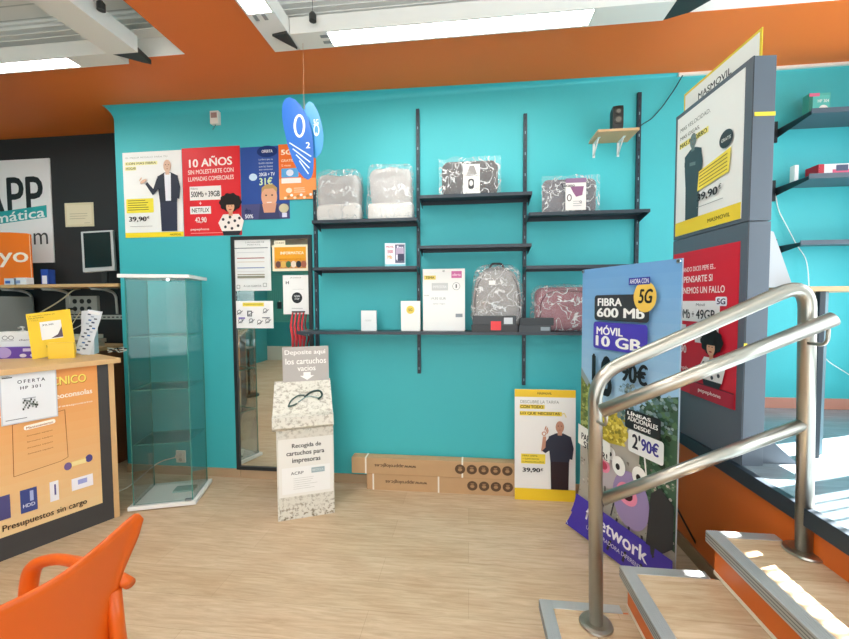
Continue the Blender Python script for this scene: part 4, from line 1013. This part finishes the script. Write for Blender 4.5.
A.rect(.02, .395, .40, .505, '#ECEAE8'); A.text('Fibra', .04, .478, .10, .492, '#5A5C5E'); A.text('500Mb', .03, .41, .17, .46, '#26292E', .03); A.text('+', .185, .42, .205, .45, '#26292E'); A.text('49GB', .22, .41, .37, .46, '#26292E', .03); A.text('M\u00f3vil', .22, .478, .29, .492, '#5A5C5E'); A.rrect(.37, .48, .45, .525, '#E8E8EE', .01); A.text('5G', .38, .488, .44, .517, '#3A2A50', .05)
A.rect(.02, .29, .14, .375, '#E6E2E0'); A.rect(.22, .285, .40, .37, '#E6E2E0'); A.text('HBO', .04, .31, .12, .35, '#3A3C40', .02); A.line([(.25, .33), (.31, .305), (.37, .33)], .005, '#4A4C50')
A.text('46,90', .03, .21, .15, .262, '#F4DEDA', .04); A.text('pepephone', .02, .12, .25, .145, '#F4DEDA', .03); A.rect(0, .07, w3, .076, '#6A2030')
A.rect(.19, .0, w3, .07, '#B3203A'); A.text('pepephone', .26, .025, .43, .05, '#F4DEDA', .03)
A.girl(.36, .075, .29)
pillar_art(A, 'lower_poster', .555, .245)
A = Art(.56, .165, '#E6C93A', .004)
A.rect(.012, -.0, .548, .152, '#ECEBE6'); A.text('MASMOVIL', .13, .070, .38, .105, '#2E3032', .02)
o = A.done('header_sign', (.045, .575, PHH-.035), R(-90), pl)
# small supporting feet
for (p0, p1) in (((PT, .02, 0), (PT+.22, .06, 0)),):
    t = MB(); t.prism([(.0, 0), (.18, 0), (.0, .16)], 1, .03, .034, GR2); t.build('foot_plate', pl).location = (PT, .0, 0)

# high table behind the pillar
tb = empty('high_table', (1.75, 2.27, ZP), 'high wooden table with dark metal legs on the platform', 'table')
boxo('tabletop', (-.25, -.27, .792), (.28, .24, .815), mat('#C9A67C', .45, noise_amt=.12, nscale=6), tb, .003)
for x, y_ in ((-.105, -.235), (.21, .19)):
    t = MB(); t.box((x-.013, y_-.013, 0), (x+.013, y_+.013, .792), mat('#16222C', .35), .003); t.build('leg', tb)
t = MB(); t.box((-.060, -.20, 0), (-.040, -.178, .792), mat('#6A8088', .3, .6), .003); t.build('leg', tb)
e = empty('cardboard_easel', (1.50, 2.10, ZP+.815), 'pale grey triangular easel standing on the high table beside the pillar', 'easel')
t = MB(); t.prism([(-.10, 0), (.075, 0), (-.02, .27), (-.10, .30)], 1, 0, .012, mat('#B9BCC0', .5)); t.build('easel_panel', e)

# right-hand wall shelves
def rshelf(x0, z, label, x1=2.745, depth=.27):
    e = empty('wall_shelf', (x0, D, z), label, 'shelf', 'dark shelves right of the pillar'); L = x1-x0; y0 = -depth
    M1 = mat('#46535F', .35)
    s_ = MB(); s_.box((.0, y0, -.004), (L, -.001, 0), M1); s_.box((0, y0, 0), (L, y0+.004, .012), M1); s_.box((0, y0, -.018), (L, y0+.004, -.004), M1); s_.build('board', e)
    s_ = MB(); s_.prism([(y0+.004, -.004), (-.001, -.004), (-.001, -.055), (y0+.004, -.022)], 0, .0, .004, mat('#141A20', .4)); s_.build('end_bracket', e)
    s_ = MB(); s_.box((-.03, -.012, -.09), (-.004, -.001, .05), mat('#141A20', .4)); s_.build('wall_clip', e)
    return e
rshelf(2.085, 2.590, 'dark wall shelf right of the pillar, topmost, with the green box')
rshelf(2.085, 2.197, 'dark wall shelf right of the pillar, second one, with the red and white box')
rshelf(2.105, 1.800, 'empty dark wall shelf right of the pillar, lowest of the three', depth=.20)
A = Art(.125, .165, '#4FB0A4', .05)
A.rect(.02, .02, .12, .15, '#5CC0B6'); A.rect(0, .0, .022, .165, '#2E7A6A'); A.ell(.085, .055, .03, .035, '#EFEFEA'); A.ell(.085, .055, .012, .014, '#4A6A66'); A.text('HP 304', .05, .105, .115, .125, '#E8F4F0', .02); A.rect(.0, .145, .06, .165, '#D86A8C')
tag(A.done('ink_box', (2.175, 2.83, 2.5905)), 'green and pink ink cartridge box on the topmost right-hand shelf', 'box')
A = Art(.34, .105, '#EDEBEA', .10)
A.rect(.08, .045, .34, .07, '#E0567A'); A.rect(.10, .06, .17, .098, '#4A4E6C'); A.rect(.10, .005, .17, .035, '#3A3A50'); A.rect(.22, .01, .32, .04, '#4A4E6C')
A.box((-.002, -.001, 0), (0, .1, .105), ink('#C22C3C')); A.rect(0, 0, .03, .105, '#C22C3C')
tag(A.done('toner_box', (2.24, 2.82, 2.1975)), 'long white and red box lying on the second right-hand shelf', 'box')
t = MB(); t.box((-.008, -.02, 0), (.016, .02, .105), mat('#E8EAEA', .35), .004); t.box((.0161, -.012, .06), (.0168, .012, .095), mat('#2E3336', .4))
tag(t.build('white_gadget', None, (2.10, 2.83, 2.1975)), 'small upright white gadget at the left end of the second right-hand shelf', 'device')
t = MB(); t.tube([(2.085, 2.955, 2.16), (2.10, 2.95, 2.05), (2.16, 2.94, 1.92), (2.22, 2.94, 1.80), (2.27, 2.93, 1.72), (2.28, 2.92, 1.62), (2.31, 2.92, 1.20), (2.42, 2.93, 1.02), (2.60, 2.93, .90)], .0035, mat('#EAF2F0', .4), 6, bend=.05)
tag(t.build('white_cable'), 'white cable hanging down the teal wall below the right-hand shelves', 'cable')

# ================================================================== SERVICE COUNTER (left)
c0 = Vector((-2.59, 1.827)); cdv = Vector((.243, .482)).normalized(); cang = math.atan2(cdv.y, cdv.x)
ct = empty('service_counter', (c0.x, c0.y, 0), 'wooden service counter with dark front and orange poster', 'counter', rz=cang)
# local x along the front, y into the counter
PINE = mat('#D2AC78', .5, noise_amt=.12, nscale=5); DK = mat('#3B3A3A', .55)
boxo('front_panel', (-1.3, 0, 0), (.525, .02, 1.04), DK, ct)
boxo('end_panel', (.525, -.004, 0), (.555, .55, 1.04), PINE, ct, .001)
boxo('end_panel', (-1.33, -.004, 0), (-1.3, .55, 1.04), PINE, ct, .001)
boxo('countertop', (-1.36, -.035, 1.04), (.585, .60, 1.072), PINE, ct, .003)
boxo('inner_shelf', (-1.3, .05, .62), (.525, .5, .64), PINE, ct)
A = Art(.93, .915, '#E7A25C', .002, step=.00012)
GX = .465
hx = lambda c: tuple(int(c[i:i+2], 16) for i in (1, 3, 5))
for k in range(16):
    q = k/15; c_ = '#%02X%02X%02X' % tuple(int(a_*(1-q)+b_*q) for a_, b_ in zip(hx('#E6C592'), hx('#E89C56')))
    A.rect(0, .9150*k/16, .93, .9150*(k+1)/16, c_)
A.text('SERVICIO T\u00c9CNICO', .426, .806, .876, .872, '#B06A20', .05); A.text('SERVICIO T\u00c9CNICO', .424, .810, .874, .874, '#EFE06A', .03); A.text('ordenadores y videoconsolas', .44, .715, .901, .758, '#F6EFE2', .03, rise=.005); A.text('www.aprologic.es presupuesto', .45, .67, .90, .685, '#F6EFE2', .01)
x0 = .07+GX
A.line([(x0, .34), (x0+.005, .62), (x0+.23, .655), (x0+.235, .36), (x0+.2, .345), (x0, .325), (x0, .34)], .003, '#9C5A24')
A.rrect(x0+.05, .575, x0+.185, .602, '#F6EEE0', .010, .01); A.text('Mantenimiento', x0+.06, .58, x0+.175, .594, '#A8641C', .02, rise=.008)
for k in range(4): A.text('formateo equipos', x0+.06, .535-.035*k, x0+.17, .545-.035*k, '#A05A24', .01, rise=.006)
A.poly([(.30+GX, .285), (.40+GX, .30), (.405+GX, .335), (.30+GX, .32)], '#E8C77A'); A.ell(.302+GX, .302, .018, .024, '#6F5C8E'); A.ell(.405+GX, .318, .018, .024, '#4E4A86')
A.rect(.32+GX, .295, .39+GX, .322, '#EFDC9C')
A.rect(.09+GX, .10, .16+GX, .235, '#3E4A86'); A.rect(.13+GX, .16, .145+GX, .22, '#A8B4DC'); A.text('HDD', .10+GX, .13, .15+GX, .15, '#D6DCF0', .02)
A.rect(.215+GX, .115, .255+GX, .235, '#ECEBEF'); A.rect(.235+GX, .15, .243+GX, .215, '#4E4A86')
A.rect(-.0+GX, .10, .05+GX, .235, '#4B4A7C'); A.rect(.315+GX, .14, .42+GX, .215, '#F0EEF4'); A.rect(.345+GX, .17, .39+GX, .20, '#9CA4DC')
A.text('Presupuestos sin cargo', .015+GX, .022, .385+GX, .068, '#3A2418', .02, rise=.0)
A.rect(.10, .2, .35, .5, '#EAB77A'); A.ell(.22, .35, .09, .08, '#6F5C8E')
A.done('orange_poster', (-.465, -.003, .132), 0, ct)
A = Art(.235, .305, '#E6E9EC', .003)
A.frame(0, 0, .235, .305, .006, '#C9D0D8'); A.text('OFERTA', .07, .225, .185, .245, '#3A3F4C', .03, spacing=1.5); A.text('HP 301', .08, .19, .165, .208, '#3A3F4C', .03, spacing=1.3)
A.rect(.01, .262, .05, .268, '#3A4440'); A.text('Informatica', .01, .27, .04, .277, '#3A4440')
for k in range(22): A.rect(.085+(k*37 % 60)/1000, .07+(k*23 % 52)/1000, .092+(k*37 % 60)/1000, .082+(k*23 % 52)/1000, ('#3C4440', '#6A7470', '#9AA29E')[k % 3])
A.rect(.085, .135, .14, .139, '#8A929A'); A.rect(.015, .025, .10, .029, '#7A828A')
A.done('paper_holder', (.032, -.0135, .757), 0, ct)

# things on the counter
def cpos(u_, v_): p = Matrix.Rotation(cang, 2) @ Vector((u_, v_)); return (c0.x+p.x, c0.y+p.y, 1.0722)
def to_c(x, y): d = Vector((x, y))-c0; q = Matrix.Rotation(-cang, 2) @ d; return q
sa = .52
e = empty('counter_sign', (-2.825, 2.225, 1.0722), 'yellow countertop sign with a white panel on the service counter', 'sign', rz=sa)
A = Art(.31, .30, '#F0C92A', .004)
A.text('LAS MEJORES TARIFAS EN', .01, .275, .20, .283, '#6A5A10', .01); A.text('TELEFONIA', .01, .262, .12, .270, '#6A5A10', .01); A.text('Y FIBRA', .015, .245, .08, .257, '#C8A41C', .01)
A.rect(.085, .115, .235, .235, '#EDEDEA'); A.text('39,90', .10, .205, .18, .218, '#6A6C70', .01); A.poly([(.15, .12), (.235, .12), (.235, .19), (.20, .14)], '#5A4A58'); A.text('MASMOVIL', .11, .06, .20, .078, '#6A5A10', .03)
A.rect(.09, .0, .31, .002, '#B8941A')
o = A.done('front_card', (0, 0, 0), 0, e, R(-9)); o.rotation_euler = (R(-9), R(-8), 0); o.scale = (.74, 1, 1)
boxo('pocket', (.09, -.03, 0), (.225, -.004, .105), mat('#EEC528', .4), e)
boxo('support', (.13, .045, 0), (.17, .10, .20), mat('#E0B820', .5), e)
e = empty('brochure_stand', (-2.745, 2.44, 1.0722), 'white leaflet stand leaning back beside the yellow counter sign', 'leaflet stand', rz=.55)
A = Art(.085, .315, '#DDE3EA', .004)
for k in range(20): A.rect(.008+(k*29 % 50)/1000, .02+k*.0135, .025+(k*29 % 50)/1000, .030+k*.0135, ('#3E6AA8', '#5A5C66', '#A8B4C4', '#2C3E60')[k % 4])
A.rect(.01, .285, .075, .305, '#F0F0F0')
o = A.done('leaflet', (0, -.035, .018), 0, e, R(-10)); o.rotation_euler = (R(-10), R(13), 0)
t = MB(); t.prism([(-.02, 0), (.085, 0), (.075, .25), (.03, .31)], 0, .03, .105, mat('#D6DCE2', .4)); t.build('stand_body', e)
e = empty('purple_box', (-3.08, 2.225, 1.0722), 'flat purple and white printed box lying at the left end of the counter', 'box', rz=.30)
A = Art(.24, .075, '#6B4BA8', .10)
A.rect(.14, .045, .225, .065, '#D9CBEA'); A.ell(.03, .04, .045, .036, '#B9A2D8'); A.ell(.14, .018, .02, .012, '#E6E0EE'); A.ell(.20, .018, .02, .012, '#E6E0EE')
A.done('carton', (0, 0, 0), 0, e)
e = empty('white_carton', (-3.11, 2.25, 1.1475), 'white box with grey print resting on the purple box', 'box', rz=.30)
A = Art(.20, .10, '#EEF0F0', .075)
A.text('cherry', .12, .035, .19, .05, '#6A5A68', .02); A.ring(.04, .06, .016, .014, .003, '#5A5E60'); A.ring(.075, .06, .016, .014, .003, '#5A5E60'); A.line([(.02, .04), (.09, .04)], .002, '#5A5E60')
A.done('carton', (0, 0, 0), 0, e)
e = empty('sanitizer_bottle', (-3.15, 2.43, 1.0722), 'clear pump bottle standing behind the white and purple boxes', 'bottle')
t = MB(); t.cyl((0, 0, 0), (0, 0, .12), .03, mat('#AEBEBB', .2), 24); t.cyl((0, 0, .12), (0, 0, .15), .03, mat('#AEBEBB', .2), 24, r2=.012); t.build('bottle_body', e)
t = MB(); t.cyl((0, 0, .15), (0, 0, .172), .013, WHITE, 18); t.cyl((0, 0, .172), (0, 0, .195), .004, WHITE, 10); t.tube([(.012, 0, .195), (-.012, 0, .197), (-.035, 0, .19)], .006, WHITE, 8); t.build('pump', e)
# clutter of cables on the counter end
t = MB()
rnd = random.Random(3)
for k in range(5):
    x, y_ = -2.60+.012*k, 2.56+.012*k
    P = [(x+rnd.uniform(-.05, .05), y_+rnd.uniform(-.02, .03), 1.077+.012*rnd.random()+.004*i) for i in range(6)]; P[0] = (P[0][0], P[0][1], 1.076); t.tube(P, .0035, mat(('#D8D8CE', '#2E3436', '#C9C9BE')[k % 3], .5), 6, bend=.02)
tag(t.build('cable_bundle'), 'tangle of thin pale cables at the right end of the counter', 'cable')

# ================================================================== BACK-OF-COUNTER WALL
sh = empty('work_shelf', (-3.8, 3.32, 1.575), 'long pine shelf on white curved brackets against the dark wall', 'shelf')
boxo('board', (-1.19, -.32, 0), (.855, 0, .028), PINE, sh, .002)
for x in (-.36, .05, .53):
    t = MB(); wm = mat('#C9CCC8', .4)
    t.tube([(x, -.26, -.008), (x, -.12, -.012), (x, -.02, -.05), (x, -.012, -.24)], .011, wm, 8, bend=.09, flat=1.6); t.box((x-.012, -.27, -.006), (x+.012, -.01, -.0005), wm); t.build('bracket', sh)
t = MB(); pb = mat('#B9BDB8', .45); t.box((-1.2, -.025, 0), (.60, 0, .04), pb)
for k in range(40): t.box((-1.18+k*.045, -.0262, .014), (-1.155+k*.045, -.0248, .026), mat('#3A3E3E', .6))
tag(t.build('cable_tray', None, (-3.8, 3.3195, 1.285)), 'white perforated cable tray on the dark wall under the pine shelf', 'cable tray')
e = empty('socket_panel', (-3.79, 3.32, 1.335), 'grey wall panel with two rows of round sockets under the pine shelf', 'socket')
boxo('panel', (0, -.03, 0), (.33, 0, .17), mat('#A9ABA4', .5), e, .003)
for k in range(6):
    t = MB(); x = .10+.075*(k % 3); z = .05+.07*(k//3); t.cyl((x, -.034, z), (x, -.0302, z), .022, mat('#1F2222', .5), 20); t.build('outlet', e)
t = MB(); t.box((.05, -.055, .04), (.12, -.0345, .06), mat('#1C1F20', .5), .004); t.build('plug', e)
t = MB()
rnd = random.Random(11)
for k in range(7):
    x = -3.72+.055*k
    t.tube([(x, 3.27, 1.36), (x+rnd.uniform(-.06, .06), 3.22, 1.25), (x+rnd.uniform(-.10, .10), 3.15, 1.17), (x+rnd.uniform(-.05, .12), 3.10, 1.105)], .0035, mat(('#CFD0C4', '#8C9A94', '#D8D2B0')[k % 3], .5), 6, bend=.06)
tag(t.build('hanging_cables'), 'thin pale cables hanging from the sockets down behind the counter', 'cable', kind='stuff')
t = MB(); t.tube([(-3.62, 3.28, 1.57), (-3.60, 3.2, 1.56), (-3.68, 3.15, 1.46), (-3.86, 3.1, 1.34)], .006, mat('#C9C4A4', .5), 8, bend=.08)
tag(t.build('beige_cable'), 'thicker beige cable curving down under the pine shelf', 'cable')
# work desk behind the counter
dk = empty('back_desk', (-3.95, 3.0, 0), 'low work desk behind the counter under the pine shelf', 'desk')
boxo('desktop', (-.95, -.35, 1.03), (.85, .31, 1.06), mat('#B9986A', .5), dk)
for x in (-.9, -.3, .80): boxo('leg', (x, -.33, 0), (x+.03, .30, 1.03), mat('#8E5A3A', .5), dk)
boxo('back_panel', (-.87, .27, .3), (.8, .30, 1.03), mat('#7A3F2A', .5), dk)
e = empty('desktop_computer', (-4.15, 3.08, 1.06), 'grey computer tower standing behind the white box at the left edge', 'computer')
boxo('case', (-.14, -.14, 0), (.10, .14, .44), mat('#8C9492', .4), e, .006)
for k in range(3): boxo('drive_bay', (-.125, -.1445, .30+.045*k), (.085, -.1402, .335+.045*k), mat('#A8B0AE', .4), e)
e = empty('white_gadgets', (-3.35, 3.0, 1.06), 'stack of small pale devices on the desk behind the counter', 'device')
for k, (c_, x) in enumerate((('#B9B29C', 0), ('#8E897A', .02), ('#D0CCBC', -.01))): boxo('case', (-.13+x, -.10, .035*k), (.15+x, .10, .035*k+.034), mat(c_, .5), e, .004)
# monitor on the shelf
mo = empty('computer_monitor', (-3.215, 3.13, 1.603), 'small portrait computer monitor with silver bezel on the pine shelf', 'monitor')
mr = MB(); rz_ = Matrix.Rotation(R(4), 4, 'Y') @ Matrix.Rotation(R(-10), 4, 'Z')
def mbx(name, a, b, m):
    s_ = MB(); s_.box(a, b, m, .003); o = s_.build(name, mo); o.location = (-.03, 0, .29); o.rotation_euler = (R(-6), R(-4.5), R(14)); return o
mbx('bezel', (-.128, -.02, -.18), (.128, .01, .18), mat('#B6BABA', .35))
mbx('screen', (-.108, -.0235, -.145), (.108, -.0205, .165), mat('#1B2A2B', .12))
mbx('rear_housing', (-.09, .01, -.12), (.115, .05, .12), mat('#2A2C2E', .5))
t = MB(); t.box((-.06, -.07, 0), (.08, .07, .014), mat('#2A2C2E', .5), .003); t.box((-.02, .0, .014), (.03, .025, .20), mat('#2A2C2E', .5), .003); t.build('stand', mo)
# orange sign and items at the left edge of the shelf
e = empty('orange_sign', (-4.22, 3.07, 1.603), 'bright orange sign with white rounded letters at the left edge', 'sign')
A = Art(.36, .445, '#F47A16', .012, m=mat('#F47A16', .4))
A.prism([(0, .445), (.36, .445), (.33, .455), (.16, .468), (0, .472)], 1, 0, .012, mat('#F47A16', .4)); A.rect(.354, 0, .36, .44, '#F7D8B4')
A.text('yo', .03, .16, .335, .29, '#FCEFE2', .02)
A.done('sign_board', (0, 0, 0), 0, e)
for k, (x, h_, c_, lab) in enumerate(((-4.05, .055, '#C9D2E0', 'pale folded stack in front of the orange sign'), (-3.83, .14, '#2C4FA8', 'blue box right of the orange sign on the pine shelf'), (-3.95, .06, '#E6E8EA', 'white low box in front of the orange sign beside the pale stack'))):
    A = Art(.12 if k != 1 else .075, h_, c_, .06); 
    A.rect(.01, .01, .06, h_*.6, ('#3A62B8', '#E6ECF6', '#8AA0C8')[k]); tag(A.done('supply_box', (x, 3.0 if k != 1 else 3.12, 1.603)), lab, 'box')
# shop sign and certificate on the dark wall
A = Art(1.07, .975, '#EDEEEE', .01)
A.text('APP', .30, .445, .99, .815, '#26292B', .02)
A.poly([(.0, .33), (1.02, .425), (1.02, .54), (.0, .445)], '#2FA6A8'); A.text('inform\u00e1tica', .05, .345, 1.0, .44, '#F2F6F6', .02, rise=.085)
A.text('.com', .58, .165, 1.02, .275, '#3A3D3F', .0, rise=.008)
tag(A.done('shop_sign', (-4.985, 3.309, 1.826)), 'white shop sign with black letters and a teal ribbon on the dark wall', 'sign')
A = Art(.30, .222, '#DCD2B0', .003)
A.rect(.02, .02, .28, .20, '#E4DBBE'); a_text_lines(A, .05, .25, .075, .12, 3, '#A89F80', 6, .004); A.rect(.20, .03, .26, .034, '#A89F80')
tag(A.done('certificate', (-3.782, 3.3165, 2.157)), 'small cream certificate pinned to the dark wall', 'certificate')

# ================================================================== ORANGE PLASTIC ARMCHAIR
OP = mat('#DA5F0E', .4)
ch = empty('plastic_armchair', (-1.22, .80, 0), 'bright orange plastic armchair seen from behind, facing the counter', 'chair', rz=R(-4))
def shell(fn, nu, nv, th, name, sub=1):
    s_ = MB(); V = [fn(i/nu*2-1, j/nv) for j in range(nv+1) for i in range(nu+1)]
    F = [(j*(nu+1)+i, j*(nu+1)+i+1, (j+1)*(nu+1)+i+1, (j+1)*(nu+1)+i) for j in range(nv) for i in range(nu)]
    s_.mesh(V, F, OP, True); o = s_.build(name, ch)
    md = o.modifiers.new('s', 'SOLIDIFY'); md.thickness = th; md.offset = 0
    return o
def lerp(a, b, t_): return a+(b-a)*t_
def back(s_, t_):
    # t 0 at seat level, 1 at the top edge; s across (-1 near viewer .. +1 far)
    z0 = .33; ztop = .792+.045*abs(s_)**1.7-.035*max(0, (abs(s_)-.86)/.14)**2.5
    z = lerp(z0, ztop, t_)
    hw = .236-.030*math.sin(PI*min(1, t_*1.15)**1.2)
    y_ = s_*hw
    x = .175+.085*t_+.02*math.sin(t_*PI)*-1 - .035*(abs(s_)**2)*(1-.3*t_) + .02*abs(s_)**4*t_
    return (x, y_, z)
shell(back, 40, 18, .007, 'backrest')
def seat(s_, t_):
    x = lerp(.185, -.24, t_); hw = lerp(.205, .235, t_)
    z = .432-.012*(1-s_*s_)-.02*max(0, t_-.85)/.15
    return (x-.035*s_*s_*(1-t_), s_*hw, z)
shell(seat, 16, 14, .007, 'seat')
for sgn in (-1, 1):
    s_ = MB(); s_.tube([(.205, sgn*.228, .605), (.08, sgn*.245, .63), (-.10, sgn*.255, .628), (-.185, sgn*.25, .60), (-.20, sgn*.245, .52), (-.20, sgn*.24, .40)], [.016]*60, OP, 12, bend=.07, flat=1.5)
    s_.build('armrest', ch)
    s_ = MB(); s_.tube([(.175, sgn*.205, .60), (.175, sgn*.215, .42), (.235, sgn*.265, .0)], [.020]*30, OP, 12, bend=.06, flat=1.3); s_.build('leg', ch)
    s_ = MB(); s_.tube([(-.20, sgn*.258, .42), (-.225, sgn*.27, .0)], [.024, .018], OP, 12, flat=1.3); s_.build('leg', ch)
    s_ = MB(); s_.tube([(.17, sgn*.205, .43), (-.20, sgn*.245, .42)], .012, OP, 10); s_.build('seat_rail', ch)

# ================================================================== REAR OF THE SHOP (seen in the mirror)
e = empty('pegboard', (-4.45, -3.298, .95), 'teal pegboard with hanging goods, seen only as a reflection in the mirror', 'pegboard')
PG = mat('#5DAFA6', .5)
boxo('board', (-.5, 0, 0), (.95, .02, 1.45), PG, e)
t = MB()
for i in range(28):
    for j in range(28): t.box((-.47+i*.05, .0201, .04+j*.05), (-.455+i*.05, .0215, .055+j*.05), mat('#2E7670', .6))
t.build('hole_pattern', e)['kind'] = 'stuff'
rnd = random.Random(8)
for x, z, c_, nm in ((-4.42, 1.55, '#B04048', 'red'), (-4.22, 1.75, '#D8D8D2', 'white'), (-4.08, 1.40, '#C9C0A8', 'cream'), (-4.62, 1.45, '#3A3E44', 'charcoal')):
    t = MB(); t.box((-.05, 0, -.17), (.05, .03, 0), mat(c_, .4), .004); t.cyl((0, -.024, .012), (0, .06, .012), .003, chrome, 8); t.box((-.012, .01, -.005), (.012, .016, .03), mat('#E8E8E4', .4))
    tag(t.build('hanging_pack', None, (x, -3.25, z)), nm+' package hanging on the pegboard reflected in the mirror', 'package', 'packages on the pegboard')
e = empty('goods_rack', (-4.70, -1.3, 0), 'pale grey shelf rack with devices, seen reflected at the mirror left side', 'rack')
PR = mat('#B9BAB4', .45)
for z in (.08, .5, .9, 1.25): boxo('shelf', (-.25, -.5, z), (.25, .5, z+.02), PR, e)
for x in (-.25, .23):
    for y_ in (-.5, .48): boxo('post', (x, y_, 0), (x+.02, y_+.02, 1.5), PR, e)
for x_, y_, z, c_, nm in ((-4.68, -1.5, .92, '#8E918E', 'grey boxed device on the top tier of the rack reflected in the mirror'), (-4.68, -1.05, .52, '#C9CAC4', 'pale boxed device on the middle tier of the rack reflected in the mirror'), (-4.68, -1.45, .10, '#3A3E42', 'dark boxed device low on the rack reflected in the mirror')):
    t = MB(); t.box((-.15, -.10, 0), (.15, .10, .22), mat(c_, .4), .006); t.box((.1502, -.07, .05), (.153, .07, .17), mat('#2A2D30', .4))
    tag(t.build('boxed_device', None, (x_, y_, z+.0005)), nm, 'device', 'devices on the reflected rack')
e = empty('barrier_post', (-3.35, .30, 0), 'short dark post with round base, reflected in the lower half of the mirror', 'post')
t = MB(); t.cyl((0, 0, 0), (0, 0, .025), .14, mat('#2F4A44', .4), 32); t.build('round_base', e)
t = MB(); t.cyl((0, 0, .025), (0, 0, .72), .018, mat('#1F3A38', .4), 16); t.build('pole', e)
